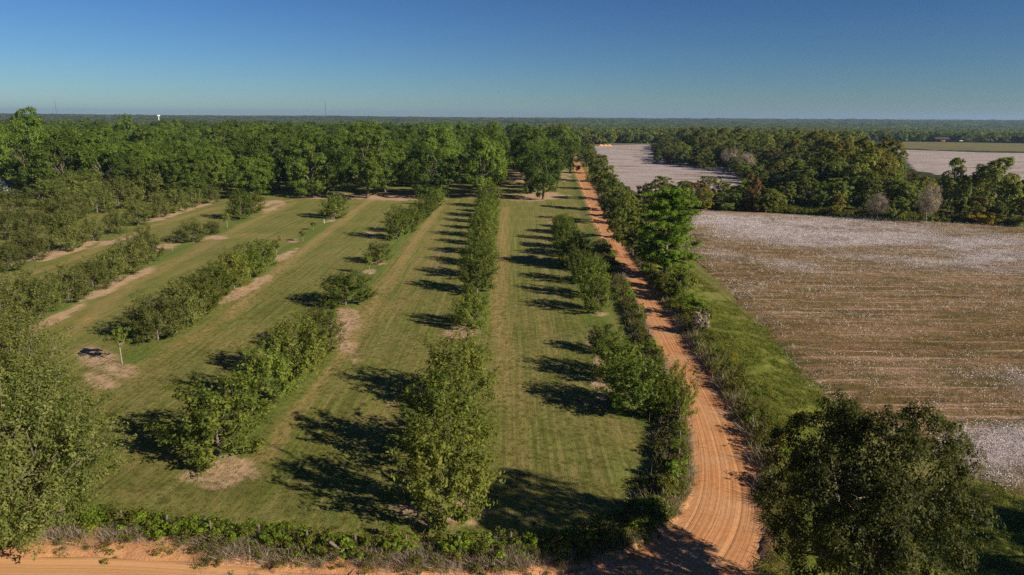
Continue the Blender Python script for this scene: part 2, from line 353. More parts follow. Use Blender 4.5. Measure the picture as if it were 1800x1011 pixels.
# small relief: grassy humps, verge bank, sandy bank
zg = zg+near*(.05*(n1-.5)+.04*(n3-.5)+.25*sstep(3, 0, np.abs(roadd-1.2))*.6*(roadd > 0)+verge*(.55*n2+.5*n1)*sstep(0, 3, roadd)+lush*.06)
zg = zg+sandy*(n3-.2)*.35
zg = np.where((roadd < 0) & near, -.12, np.where(near, np.maximum(zg, -.05), zg))
bank_top = np.where((roadd > 0) & (roadd < 16), sstep(0.5, 4.5, roadd)*.55, 0)*sstep(15, 5, roadd)*sstep(58, 48, Y1)*sstep(13, 4, X1)
zg = zg+bank_top
nx, ny = len(gx), len(gy)
ii = np.arange(nx*ny).reshape(ny, nx)
F = np.stack([ii[:-1, :-1].ravel(), ii[:-1, 1:].ravel(), ii[1:, 1:].ravel(), ii[1:, :-1].ravel()], 1)
def ground_mat():
    t = NT('orchard_ground'); p = t.pos()
    fine = t.noise(6, p, 6, .7); mid_ = t.noise(.9, p, 5, .6); big = t.noise(.09, p, 4, .6)
    # mower lines run along the rows (Y), slightly wandering
    stripe = t.noise(1.0, t.mapping(p, rot=(0, 0, R_(-1.5)), scale=(.9, .035, 1)), 5, .65)
    stripe2 = t.noise(1.0, t.mapping(p, rot=(0, 0, R_(1)), scale=(2.1, .045, 1)), 3, .6)
    g = t.ramp(t.math('ADD', t.math('MULTIPLY', fine, .55), t.math('MULTIPLY', mid_, .45)),
               [(.32, (0.092, 0.095, 0.021)), (.5, (0.163, 0.157, 0.039)), (.68, (0.255, 0.216, 0.075))])
    g = t.mix(t.rng(stripe, .40, .62, 0, .75), g, t.mix(fine, (0.131, 0.186, 0.032), (0.194, 0.230, 0.048)))
    g = t.mix(t.rng(stripe2, .50, .62, 0, .70), g, (.090, .112, .022))
    g = t.mix(t.rng(stripe2, .46, .38, 0, .55), g, (0.290, 0.236, 0.097))
    g = t.mix(t.rng(big, .42, .66, 0, .50), g, (0.242, 0.203, 0.074))
    g = t.mix(t.math('MULTIPLY', t.attr('lush'), t.rng(mid_, .3, .6, .35, .95)), g, t.mix(fine, (0.062, 0.123, 0.016), (0.123, 0.194, 0.030)))
    st = t.mix(fine, (0.273, 0.180, 0.070), (0.475, 0.326, 0.145))
    g = t.mix(t.math('MULTIPLY', t.attr('straw'), t.rng(t.noise(2.4, t.mapping(p, scale=(1, .25, 1)), 5, .7), .34, .62, .1, 1), clamp=True), g, st)
    vg = t.ramp(t.math('ADD', t.math('MULTIPLY', fine, .4), t.math('MULTIPLY', t.noise(.5, p, 6, .7), .6)), [(.34, (0.060, 0.077, 0.015)), (.44, (0.130, 0.168, 0.025)), (.56, (0.195, 0.211, 0.034)), (.68, (0.270, 0.215, 0.067))])
    g = t.mix(t.attr('verge'), g, vg)
    soil = t.ramp(t.math('ADD', t.math('MULTIPLY', fine, .5), t.math('MULTIPLY', mid_, .5)), [(.3, (0.289, 0.171, 0.096)), (.5, (0.452, 0.304, 0.193)), (.7, (0.578, 0.431, 0.299))])
    g = t.mix(t.math('MULTIPLY', t.attr('bare'), t.rng(fine, .28, .5, .45, 1)), g, soil)
    sand = t.ramp(t.math('ADD', t.math('MULTIPLY', fine, .5), t.math('MULTIPLY', mid_, .5)), [(.3, (0.310, 0.146, 0.060)), (.5, (0.499, 0.258, 0.120)), (.7, (0.585, 0.344, 0.189))])
    g = t.mix(t.attr('sandy'), g, sand)
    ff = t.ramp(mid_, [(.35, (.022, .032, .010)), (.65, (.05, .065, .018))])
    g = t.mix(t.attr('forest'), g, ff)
    h = t.math('ADD', t.math('MULTIPLY', fine, .6), t.math('MULTIPLY', stripe2, .6))
    return t.bsdf(g, .95, t.bump(h, .9, .12), .1)
rr_ = np.hypot(X1, Y1)
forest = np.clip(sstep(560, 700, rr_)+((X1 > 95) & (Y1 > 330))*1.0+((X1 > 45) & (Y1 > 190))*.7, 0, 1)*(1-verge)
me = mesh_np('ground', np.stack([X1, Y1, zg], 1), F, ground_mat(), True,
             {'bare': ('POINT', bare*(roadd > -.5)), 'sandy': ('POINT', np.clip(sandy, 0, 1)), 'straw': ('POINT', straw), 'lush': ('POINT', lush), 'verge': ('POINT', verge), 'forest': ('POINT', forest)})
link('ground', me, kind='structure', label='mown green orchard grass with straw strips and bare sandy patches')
def gz(x, y):
    """height of the ground sheet"""
    i = np.clip(np.searchsorted(gx, x)-1, 0, nx-2); j = np.clip(np.searchsorted(gy, y)-1, 0, ny-2)
    Z = zg.reshape(ny, nx); u = np.clip((x-gx[i])/(gx[i+1]-gx[i]), 0, 1); v = np.clip((y-gy[j])/(gy[j+1]-gy[j]), 0, 1)
    return (Z[j, i]*(1-u)+Z[j, i+1]*u)*(1-v)+(Z[j+1, i]*(1-u)+Z[j+1, i+1]*u)*v

# ------------------------------------------------------------------ dirt road
NA, NC = 1100, 96
tan_ = np.gradient(mid, axis=0); tan_ /= np.hypot(tan_[:, 0], tan_[:, 1])[:, None]
nor = np.stack([tan_[:, 1], -tan_[:, 0]], 1)
s_al = np.linspace(0, mlen, NA)
hwid = np.interp(np.linspace(0, 1, NA), md/md[-1], hw_pts)
hwid = np.convolve(np.pad(hwid, 30, 'edge'), np.ones(61)/61, 'valid')
uc = np.linspace(-1.10, 1.10, NC)
SA, UC = np.meshgrid(s_al, uc, indexing='ij')
HW = hwid[:, None]
off = UC*HW
wob = (fbm(SA/1.6, UC*0+3, 51, 5)-.5)*.34*(np.abs(UC) > .9)
off = off+wob*np.sign(UC)
RX = mid[:, 0:1]+nor[:, 0:1]*off; RY = mid[:, 1:2]+nor[:, 1:2]*off
rut = (fbm(UC*15+fbm(SA/40, UC*0, 61)*2.6, SA/60, 71, 4)-.5)*.022
for uc0, am, wd_, ph in ((-.52, .05, .035, 0), (-.30, .06, .03, 2), (-.12, .035, .025, 4), (.10, .06, .03, 1), (.27, .05, .03, 5), (.46, .04, .03, 3), (.66, .03, .03, 6)):
    u0 = uc0+(fbm(SA/28+ph*7, SA*0, 63)-.5)*.22
    rut = rut-am*.38*np.exp(-((UC-u0)/wd_)**2)*sstep(.35, .6, fbm(SA/22+ph*3, SA*0+ph, 65))+am*.2*np.exp(-((UC-u0-.055)/(wd_*.8))**2)
berm = .10*np.exp(-((np.abs(UC)-.95)/.05)**2)*(.4+fbm(SA/1.3, UC*3, 81))
RZ = .03+rut*sstep(1, .8, np.abs(UC))+berm+.03*(1-UC**2)+.02*fbm(SA*1.5, UC*6, 91)-.22*sstep(.98, 1.1, np.abs(UC))
idx = np.arange(NA*NC).reshape(NA, NC)
RF = np.stack([idx[:-1, :-1].ravel(), idx[1:, :-1].ravel(), idx[1:, 1:].ravel(), idx[:-1, 1:].ravel()], 1)
def road_mat():
    t = NT('orange_dirt'); uv = t.attr('ruv', 'Vector')
    sx = t.n('ShaderNodeSeparateXYZ'); t.put(sx.inputs[0], uv)
    s1 = t.noise(1.0, t.mapping(uv, scale=(.018, 9, 1)), 5, .6, .6)
    s2 = t.noise(1.0, t.mapping(uv, scale=(.03, 26, 1)), 4, .6, .5)
    fine = t.noise(3, t.pos(), 6, .65); big = t.noise(.22, t.pos(), 4, .6)
    wash = t.noise(1.0, t.mapping(uv, scale=(.8, 2.0, 1)), 3, .5)
    c = t.ramp(s1, [(.33, (0.384, 0.157, 0.056)), (.5, (0.524, 0.235, 0.093)), (.66, (0.611, 0.310, 0.133))])
    c = t.mix(t.rng(s2, .55, .66, 0, .6), c, (0.306, 0.135, 0.053))
    c = t.mix(t.rng(s2, .45, .34, 0, .4), c, (0.575, 0.360, 0.202))
    c = t.mix(t.rng(big, .40, .60, 0, .65), c, (0.524, 0.301, 0.158))
    c = t.mix(1.0, c, t.rng(fine, .3, .7, .82, 1.15), 'MULTIPLY')
    edge = t.rng(t.math('ABSOLUTE', sx.outputs[1]), .86, .97, 0, .45)
    c = t.mix(edge, c, (0.419, 0.243, 0.136))
    c = t.mix(t.rng(t.attr('pale'), 0, 1, 0, .8), c, (0.554, 0.311, 0.143))
    h = t.math('ADD', t.math('MULTIPLY', s2, 1.0), t.math('MULTIPLY', fine, .35))
    return t.bsdf(c, .9, t.bump(h, .6, .08), .15)
pale = sstep(0, -12, RX)*sstep(60, 45, RY)
me = mesh_np('dirt_road', np.stack([RX, RY, RZ], 2).reshape(-1, 3), RF, road_mat(), True,
             {'ruv': ('POINT', np.stack([SA, UC, UC*0], 2).reshape(-1, 3)), 'pale': ('POINT', pale.ravel())})
link('dirt_road', me, kind='structure', label='orange dirt road with curving tyre ruts beside the orchard')

# ------------------------------------------------------------------ fields
def field(name, poly, step, mat, z, attr_fn=None, label='', jag=1.2, bump_=.0):
    poly = np.array(poly); lo, hi = poly.min(0), poly.max(0)
    xs = np.arange(lo[0], hi[0]+step, step); ys = np.arange(lo[1], hi[1]+step, step)
    A, B = np.meshgrid(xs, ys); a, b = A.ravel(), B.ravel()
    sdv = poly_sd(a, b, poly)+(fbm(a/2.5, b/2.5, 13)-.5)*2*jag
    keep = (sdv < 0).reshape(A.shape)
    id_ = np.arange(a.size).reshape(A.shape)
    k = keep[:-1, :-1] & keep[1:, :-1] & keep[:-1, 1:] & keep[1:, 1:]
    Fq = np.stack([id_[:-1, :-1][k], id_[:-1, 1:][k], id_[1:, 1:][k], id_[1:, :-1][k]], 1)
    used, inv = np.unique(Fq, return_inverse=True); Fq = inv.reshape(Fq.shape)
    a, b = a[used], b[used]
    zz = (z+bump_*fbm(a/1.2, b/1.2, 3))*sstep(-.3, -3.5, sdv[used])-.12*sstep(-1.2, -.1, sdv[used])+terrain(a, b)
    me = mesh_np(name, np.stack([a, b, zz], 1), Fq, mat, True, attr_fn(a, b, sdv[used]) if attr_fn else None)
    return link(name, me, kind='structure', label=label)
ROW_DIR = np.array(G(1800, 556))-np.array(G(1560, 521)); ROW_ANG = math.atan2(ROW_DIR[1], ROW_DIR[0])
WHITE = [ # whiteness blobs in the near cotton field: pixel centre, half axes, amount
 (1300,395,180,24,1.0),(1500,415,340,32,1.0),(1750,445,220,38,1.0),(1620,440,240,28,.8),(1250,385,60,20,.9),(1700,455,220,26,.95),(1800,430,200,20,.8),(1380,468,80,14,.75),(1270,450,60,18,.5),(1320,500,70,20,.45),(1300,550,50,35,.35),(1430,600,80,40,.25),
 (1700,560,90,20,.25),(1640,640,120,30,.38),(1740,700,110,45,.72),(1780,790,150,75,1.0),(1720,700,160,40,.7),(1700,760,70,40,.8),(1560,690,80,20,.35),(1400,560,70,30,.3),(1760,620,60,20,.4),(1880,700,140,120,.9),(1500,520,60,10,.2)]
def cotton_attr(a, b, sdv):
    w = np.full(a.shape, .30)
    for (px, py, hx, hy, amt) in WHITE:
        c0 = np.array(G(px, py)); c1 = np.array(G(px+hx, py+hx*.10)); c2 = np.array(G(px, py-hy))
        A = np.linalg.inv(np.stack([c1-c0, c2-c0], 1)); q = A @ np.stack([a-c0[0], b-c0[1]])
        w = np.maximum(w, amt*np.exp(-(q[0]**2+q[1]**2)*.8))
    w = w*(.55+.9*fbm(a/6, b/6, 77))
    w = w*(1-.5*sstep(.52, .68, fbm(a/24, b/10, 99)))
    return {'white': ('POINT', np.clip(w, 0, 1)), 'edge': ('POINT', sstep(-7, 0, sdv))}
def cotton_mat(name, base_white=None):
    t = NT(name); p = t.pos(); rot = (0, 0, -ROW_ANG)
    w = t.attr('white') if base_white is None else t.math('MULTIPLY', t.noise(.05, t.mapping(p, rot=rot, scale=(.5, 1.6, 1)), 4, .6), base_white)
    rows = t.noise(1.0, t.mapping(p, rot=rot, scale=(.05, .9, 1)), 4, .65)
    patch = t.noise(.12, t.mapping(p, rot=rot, scale=(.35, 1, 1)), 5, .65)
    fine = t.noise(1.6, p, 6, .75); spec_ = t.noise(3.4, p, 3, .7)
    c = t.ramp(t.math('ADD', t.math('MULTIPLY', patch, .45), t.math('MULTIPLY', fine, .55)),
               [(.36, (0.104, 0.061, 0.024)), (.46, (0.183, 0.115, 0.049)), (.55, (0.275, 0.181, 0.095)), (.66, (0.366, 0.250, 0.159))])
    c = t.mix(t.rng(t.noise(.35, t.mapping(p, rot=rot, scale=(.25, 1, 1)), 5, .7), .50, .60, 0, .75), c, (.105, .098, .026))
    c = t.mix(t.rng(rows, .56, .66, 0, .8), c, t.mix(fine, (.38, .245, .155), (.60, .42, .30)))
    c = t.mix(t.rng(rows, .42, .34, 0, .5), c, (.085, .060, .026))
    thr = t.rng(w, 0, 1, .80, .40)
    sp = t.rng(t.math('SUBTRACT', t.math('ADD', t.math('MULTIPLY', spec_, .6), t.math('MULTIPLY', fine, .4)), thr), -.02, .07, 0, 1)
    c = t.mix(t.math('MULTIPLY', sp, .75), c, (.50, .445, .45))
    c = t.mix(t.math('MULTIPLY', t.rng(w, .35, 1, 0, 1), .62), c, (.43, .375, .37))
    return t.bsdf(c, .95, t.bump(fine, .9, .35), .05)
NEAR_F = Gs([(1215,367),(1350,374),(1500,383),(1650,390),(1800,398),(2300,430),(2500,700),(2300,1050),(1960,930),(1800,885),(1720,855),(1560,760),(1430,700),(1380,640),(1330,575),(1280,520),(1235,475),(1200,450),(1205,400)])
def plain_attr(a, b, s): return {'edge': ('POINT', sstep(-7, 0, s))}
field('cotton_field', NEAR_F, 1.3, cotton_mat('ripe_cotton_and_stalks'), .16, cotton_attr, 'brown picked-over cotton field with pale bands of open bolls', 1.4, .22)
BACK_F = Gs([(1040,256),(1100,254),(1150,254),(1150,272),(1180,284),(1300,296),(1330,315),(1250,345),(1120,345),(1080,322),(1055,290)])
backm = cotton_mat('pale_cotton', 1.75)
field('back_cotton_field', BACK_F, 3.0, backm, .16, plain_attr, 'pale cotton field behind the roadside hedge trees', 2)
FAR_F = Gs([(1570,263),(1640,265),(1720,268),(1900,271),(2100,300),(2100,340),(1800,322),(1700,318),(1600,300)])
field('far_cotton_field', FAR_F, 4.0, backm, .18, plain_attr, 'far cotton field in two pale bands beyond the wood', 2)
def pasture_mat():
    t = NT('dry_pasture'); p = t.pos(); n = t.noise(.06, t.mapping(p, scale=(.25, 1, 1)), 5, .7); f = t.noise(1, p, 4, .7)
    c = t.ramp(t.math('ADD', t.math('MULTIPLY', n, .7), t.math('MULTIPLY', f, .3)), [(.35, (.10, .115, .035)), (.5, (.165, .15, .055)), (.65, (.27, .20, .10))])
    return t.bsdf(c, .95, None, .1)
field('pasture', Gs([(1540,247.5),(1660,248.5),(1800,250.5),(2000,254),(2000,272),(1800,267),(1640,264),(1560,259)]), 6.0, pasture_mat(), .2, None, 'olive grass pasture in front of the distant wood', 2)
field('field_margin', Gs([(1035,250),(1160,249),(1240,252),(1150,254),(1040,257)]), 4.0, pasture_mat(), .2, None, 'green grass margin behind the back cotton field', 1)

# ------------------------------------------------------------------ foliage
def leaves_np(pos, nrm, ln, wd, droop=.35, seed=0):
    """rhombic leaves: pos (n,3), nrm (n,3)"""
    g = np.random.default_rng(seed); n = len(pos)
    t = g.normal(size=(n, 3)); t[:, 2] -= droop
    t -= nrm*np.sum(t*nrm, 1)[:, None]; t /= np.linalg.norm(t, axis=1)[:, None]+1e-9
    b = np.cross(nrm, t); L = (ln*g.uniform(.6, 1.35, n))[:, None]; W = (wd*g.uniform(.6, 1.35, n))[:, None]
    a0 = pos-t*L*.5; a2 = pos+t*L*.5-nrm*L*.12; a1 = pos+b*W*.5+nrm*W*.10; a3 = pos-b*W*.5+nrm*W*.10
    v = np.stack([a0, a1, a2, a3], 1).reshape(-1, 3)
    return v, np.arange(4*n).reshape(n, 4)
def clumps(seed, n, R, z0, z1, lobes=5, lobe_amp=.22, shell=.55, flat=1.0, top=1.0, cone=0.0):
    """clump centres inside an uneven crown of radius R between z0 and z1"""
    g = np.random.default_rng(seed)
    u = g.normal(size=(n, 3)); u /= np.linalg.norm(u, axis=1)[:, None]
    ld = g.normal(size=(lobes, 3)); ld /= np.linalg.norm(ld, axis=1)[:, None]
    lob = np.max(np.clip((u @ ld.T-.55)/.45, 0, 1), axis=1)
    f = g.uniform(shell, 1, n)**.6*(1-lobe_amp+lobe_amp*1.7*lob)
    zc, hz = (z0+z1)/2, (z1-z0)/2
    c = u*f[:, None]*np.array([R, R, hz]); k = 1-cone*(c[:, 2]/hz*.5+.5)
    c[:, 0] *= k; c[:, 1] *= k
    c[:, 2] = c[:, 2]*np.where(c[:, 2] > 0, top, 1)+zc
    out = u*np.array([1, 1, 1.1]); out /= np.linalg.norm(out, axis=1)[:, None]
    return c, out
def crown_mesh(name, seed, c, out, rc, per, ln, wd, mat, droop=.35, tintvar=.30, flat=.8, up=.45, ax=None):
    g = np.random.default_rng(seed+1000); m = len(c)
    rcs = rc*g.uniform(.65, 1.35, m)
    k = np.repeat(np.arange(m), per); n = len(k)
    v = g.normal(size=(n, 3))+out[k]*.55+np.array([0, 0, .35]); v /= np.linalg.norm(v, axis=1)[:, None]
    r = g.uniform(.25, 1, n)**.5
    pos = c[k]+v*(r*rcs[k])[:, None]*np.array([1, 1, flat])
    if ax is not None: pos = pos+ax[k]*g.uniform(-1, 1, n)[:, None]
    nr = v*.8+out[k]*.35+np.array([0, 0, up])+g.normal(size=(n, 3))*.45
    nr /= np.linalg.norm(nr, axis=1)[:, None]
    vv, ff = leaves_np(pos, nr, ln, wd, droop, seed)
    ct = g.uniform(0, 1, m)
    tint = np.clip(.5+(ct[k]-.5)*2*tintvar+g.normal(0, .16, n), 0, 1)
    return mesh_np(name, vv, ff, mat, False, {'tint': ('FACE', tint)})
def billows(seed, nb, rb, per, R, z0, z1, lobe_amp=.25, cone=0., shell=.6, fill=0):
    """large rounded masses over the crown, each covered by small clumps"""
    g = np.random.default_rng(seed+77)
    B, bo = clumps(seed, nb, R-rb*.8, z0+rb*.7, z1-rb*.6, lobes=6, lobe_amp=lobe_amp, shell=shell, cone=cone)
    k = np.repeat(np.arange(nb), per); n = len(k)
    d = g.normal(size=(n, 3))+bo[k]*.55+np.array([0, 0, .45]); d /= np.linalg.norm(d, axis=1)[:, None]
    rr = rb*g.uniform(.65, 1.3, nb)[k]*g.uniform(.72, 1.08, n)
    c = B[k]+d*rr[:, None]*np.array([1, 1, .85]); c[:, 2] = np.maximum(c[:, 2], z0*.8)
    o = d+bo[k]*.35; o /= np.linalg.norm(o, axis=1)[:, None]
    return c, o
def branching(seed, H, z0, R, nmain, nside, spread=(.35, 1.1), rise=1.0, low=.12):
    """limbs that leave the trunk and climb, with side shoots; returns clump centres, outward directions, shoot axes and limb polylines"""
    g = np.random.default_rng(seed+33); cs, os_, axs, lines = [], [], [], []
    for i in range(nmain):
        a = i*2.4+g.normal()*.35; u = (i+.5)/nmain
        zs = H*low+u*H*.34; reach = R*(.74+1.30*u-1.80*u*u)*g.uniform(.74, 1.18); ze = min(H*g.uniform(.97, 1.06), z0+(H-z0)*(.06+.96*u**.8)*g.uniform(.84, 1.12))
        s = Vector((0, 0, zs)); e = Vector((math.cos(a)*reach, math.sin(a)*reach, ze))
        m = s.lerp(e, .5)+Vector((math.cos(a)*reach*.14, math.sin(a)*reach*.14, -.06*H*rise+g.normal()*.03*H))
        lines.append((s, m, e))
        for j in range(nside):
            f = g.uniform(.28, 1.0)**.8; p = (s.lerp(m, f*2) if f < .5 else m.lerp(e, f*2-1))
            dr = (e-m).normalized()*.8+Vector((g.normal(), g.normal(), g.normal()*.6+.35))*.75; dr.normalize()
            L = (.10+.12*g.random())*R*1.25
            q = p+dr*L; axs.append(tuple(dr*L)); cs.append(tuple(q))
            o = Vector((q.x, q.y, (q.z-H*.4)*.8)).normalized()+dr*.5; o.normalize(); os_.append(tuple(o))
    c = np.array(cs); c[:, 2] = np.maximum(c[:, 2], z0*.7)
    return c, np.array(os_), np.array(axs), lines
def limb_mesh(name, lines, c, r, mat, z0, n=5, ntw=0, seed=1):
    b = MB(); g = np.random.default_rng(seed); H = max(l[2].z for l in lines)
    b.tube([(0, 0, -.3), (0, 0, .12), (0, 0, H*.25), (0, 0, H*.5)], [r*1.6, r*1.1, r*.9, r*.4], 8)
    for s, m, e in lines:
        w = (e-s).length*.05; j1 = Vector((g.normal()*w, g.normal()*w, g.normal()*w)); j2 = Vector((g.normal()*w, g.normal()*w, g.normal()*w))
        b.tube([s, s.lerp(m, .5)+j1*.6, m, m.lerp(e, .5)+j2, e], [r*.42, r*.32, r*.22, r*.13, r*.04], n)
    for _ in range(ntw):
        j = g.integers(len(c)); q = Vector(c[j]); s, m, e = min(lines, key=lambda l: (l[1]-q).length+(l[2]-q).length*.5)
        b.tube([m.lerp(e, .3), q], [r*.13, r*.04], 4)
    return b.mesh(name, mat, smooth=True)
def trunk_mesh(name, seed, c, H, z0, r, mat, limbs=9, fork=.3, lean=.3, n=6, twigs=0):
    g = np.random.default_rng(seed+5000); b = MB()
    top = Vector((g.normal()*lean, g.normal()*lean, max(z0*.95, H*fork)))
    b.tube([(0, 0, -.3), (0, 0, .15), top*.5, top], [r*1.5, r*1.15, r*.95, r*.8], 8)
    pick = g.choice(len(c), min(limbs, len(c)), replace=False)
    for i in pick:
        e = Vector(c[i]); m1 = top.lerp(e, .45)+Vector((g.normal()*.05*H, g.normal()*.05*H, .05*H))
        b.tube([top-Vector((0, 0, .1)), top.lerp(m1, .5), m1, e], [r*.6, r*.42, r*.3, r*.08], n)
        for _ in range(twigs):
            j = g.integers(len(c)); e2 = Vector(c[j])
            if (e2-m1).length < .55*H: b.tube([m1, m1.lerp(e2, .55)+Vector((0, 0, .02*H)), e2], [r*.2, r*.12, r*.04], 4)
    return b.mesh(name, mat, smooth=True)
VAR = {}
def variants(kind, n, fn):
    VAR[kind] = [fn(i) for i in range(n)]
# mature pecan, unit 20 m high, radius 10
def mk_pecan(i):
    s = 100+i; c, o = billows(s, 34, 2.7, 16, 10.2, 1.0, 20.6, .34, cone=.10)
    return (crown_mesh('pecan_crown', s, c, o, .95, 40, .56, .29, M['pecan'], tintvar=.26), trunk_mesh('pecan_trunk', s, c, 20, 3.6, .46, M['midbark'], 12))
variants('pecan', 7, mk_pecan)
# young pecan, unit 8 m high, radius 3.3
def mk_young(i):
    s = 200+i; c, o, ax, ln_ = branching(s, 8.0, .35, 3.4, 32, 11, low=.06)
    return (crown_mesh('young_pecan_crown', s, c, o, .36, 25, .35, .14, M['young'], tintvar=.46, droop=.5, ax=ax), limb_mesh('young_pecan_trunk', ln_, c, .12, M['bark'], .7, ntw=60, seed=s))
variants('young', 9, mk_young)
def mk_yolive(i):
    s = 260+i; c, o, ax, ln_ = branching(s, 7.8, .35, 3.6, 32, 11, low=.06)
    return (crown_mesh('olive_pecan_crown', s, c, o, .36, 25, .34, .13, M['olive'], tintvar=.46, droop=.5, ax=ax), limb_mesh('olive_pecan_trunk', ln_, c, .12, M['bark'], .5, ntw=70, seed=s))
variants('yolive', 6, mk_yolive)
# sapling, unit 5 m high, radius 1.3
def mk_sap(i):
    s = 300+i; c, o = clumps(s, 46, 1.25, 1.9, 5.0, lobes=5, lobe_amp=.4, shell=.2, top=1.0)
    return (crown_mesh('sapling_crown', s, c, o, .30, 44, .26, .11, M['young'], tintvar=.3, droop=.5), trunk_mesh('sapling_trunk', s, c, 5, 1.9, .045, M['palebark'], 12, fork=.42, lean=.05))
variants('sapling', 3, mk_sap)
# mixed wood trees, unit 14 m high, radius 5.5
def mk_wood(i, mat='wood'):
    s = 400+i; c, o = billows(s, 20, 1.75, 13, 5.6, .5, 14.2, .36, cone=(.0, .3, .5, .1, .35)[i % 5])
    return (crown_mesh('broadleaf_crown', s, c, o, .66, 34, .52, .26, M[mat], tintvar=.36), trunk_mesh('broadleaf_trunk', s, c, 14, 2.4, .24, M['darkbark'], 8))
variants('wood', 6, mk_wood)
variants('gold', 2, lambda i: mk_wood(i+20, 'gold'))
variants('rust', 2, lambda i: mk_wood(i+30, 'rust'))
def mk_bare(i):
    s = 460+i; c, o = clumps(s, 130, 3.6, 3.0, 13.0, lobes=5, lobe_amp=.2, shell=.4, top=1.0)
    return (crown_mesh('bare_tree_crown', s, c, o, .9, 40, 1.0, .035, M['dry'], tintvar=.3, droop=-2.2, up=0, flat=1.3), trunk_mesh('bare_tree_trunk', s, c, 13, 2.8, .16, M['twig'], 40, twigs=3))
variants('bare', 2, mk_bare)
# shrub, unit 3 m, radius 2
def mk_shrub(i, mat='weed'):
    s = 500+i; c, o = clumps(s, 60, 1.7, .2, 2.9, lobes=6, lobe_amp=.4, shell=.3)
    return (crown_mesh('shrub_foliage', s, c, o, .42, 44, .30, .15, M[mat], tintvar=.35), trunk_mesh('shrub_stem', s, c, 3, .3, .05, M['darkbark'], 8))
variants('shrub', 4, mk_shrub)
variants('greenshrub', 3, lambda i: mk_shrub(i+10, 'wood'))
variants('flowershrub', 1, lambda i: mk_shrub(i+20, 'flower'))
def mk_vine(i):
    s = 530+i; c, o = clumps(s, 80, 1.8, .4, 3.0, lobes=9, lobe_amp=.6, shell=.25)
    c[:, :2] *= np.array([1.25, .85])
    return (crown_mesh('vine_foliage', s, c, o, .34, 44, .18, .13, M['vine'], tintvar=.45), trunk_mesh('vine_stem', s, c, 3, .3, .04, M['darkbark'], 10))
variants('vine', 6, mk_vine)
variants('dryshrub', 2, lambda i: mk_shrub(i+40, 'dry'))
PIECES = {'pecan': ('pecan_tree', 'crown', 'trunk', 20, 10), 'young': ('young_pecan_tree', 'crown', 'trunk', 8.2, 3.3), 'yolive': ('young_pecan_tree', 'crown', 'trunk', 8, 3.5),
          'sapling': ('pecan_sapling', 'crown', 'trunk', 5, 1.4), 'wood': ('broadleaf_tree', 'crown', 'trunk', 14, 5.5), 'gold': ('broadleaf_tree', 'crown', 'trunk', 14, 5.5), 'rust': ('broadleaf_tree', 'crown', 'trunk', 14, 5.5),
          'bare': ('bare_tree', 'crown', 'trunk', 13, 4.2), 'shrub': ('shrub', 'foliage', 'stem', 3, 2), 'greenshrub': ('shrub', 'foliage', 'stem', 3, 2), 'flowershrub': ('flowering_shrub', 'foliage', 'stem', 3, 2),
          'vine': ('vine_mound', 'foliage', 'stem', 3, 2), 'dryshrub': ('dry_shrub', 'foliage', 'stem', 3, 2)}
cnt = {}
def plant(kind, x, y, H, Rad, label, cat='tree', group=None, var=None, rz=None, z=None, name=None):
    nm, a, b, uH, uR = PIECES[kind]
    i = cnt.get(kind, 0); cnt[kind] = i+1
    vs_ = VAR[kind]; cm, tm = vs_[(i*5+i//7) % len(vs_) if var is None else var % len(vs_)]
    root = link(name or nm, None, loc=(x, y, float(gz(x, y)) if z is None else z), label=label, category=cat)
    root.rotation_euler = (0, 0, random.uniform(0, 6.28) if rz is None else rz)
    root.scale = (Rad/uR, Rad/uR, H/uH)
    if group: root['group'] = group
    link(a, cm, root); link(b, tm, root)
    return root

# ------------------------------------------------------------------ young orchard
ORD = ['first', 'second', 'third', 'fourth', 'fifth', 'sixth', 'seventh', 'eighth', 'ninth', 'tenth', 'eleventh', 'twelfth', 'thirteenth', 'fourteenth', 'fifteenth', 'sixteenth', 'seventeenth', 'eighteenth', 'nineteenth', 'twentieth']
ORD += ['twenty-'+o for o in ORD[:9]]+['thirtieth']+['thirty-'+o for o in ORD[:9]]+['fortieth']+['forty-'+o for o in ORD[:9]]+['fiftieth']+['fifty-'+o for o in ORD[:9]]+['sixtieth']
ROWTXT = {'road': 'row beside the dirt road', 'centre': 'centre row', 'third': 'row left of centre row', 'fourth': 'fourth row from the road',
          'fifth': 'fifth row from the road', 'sixth': 'sixth row from the road'}
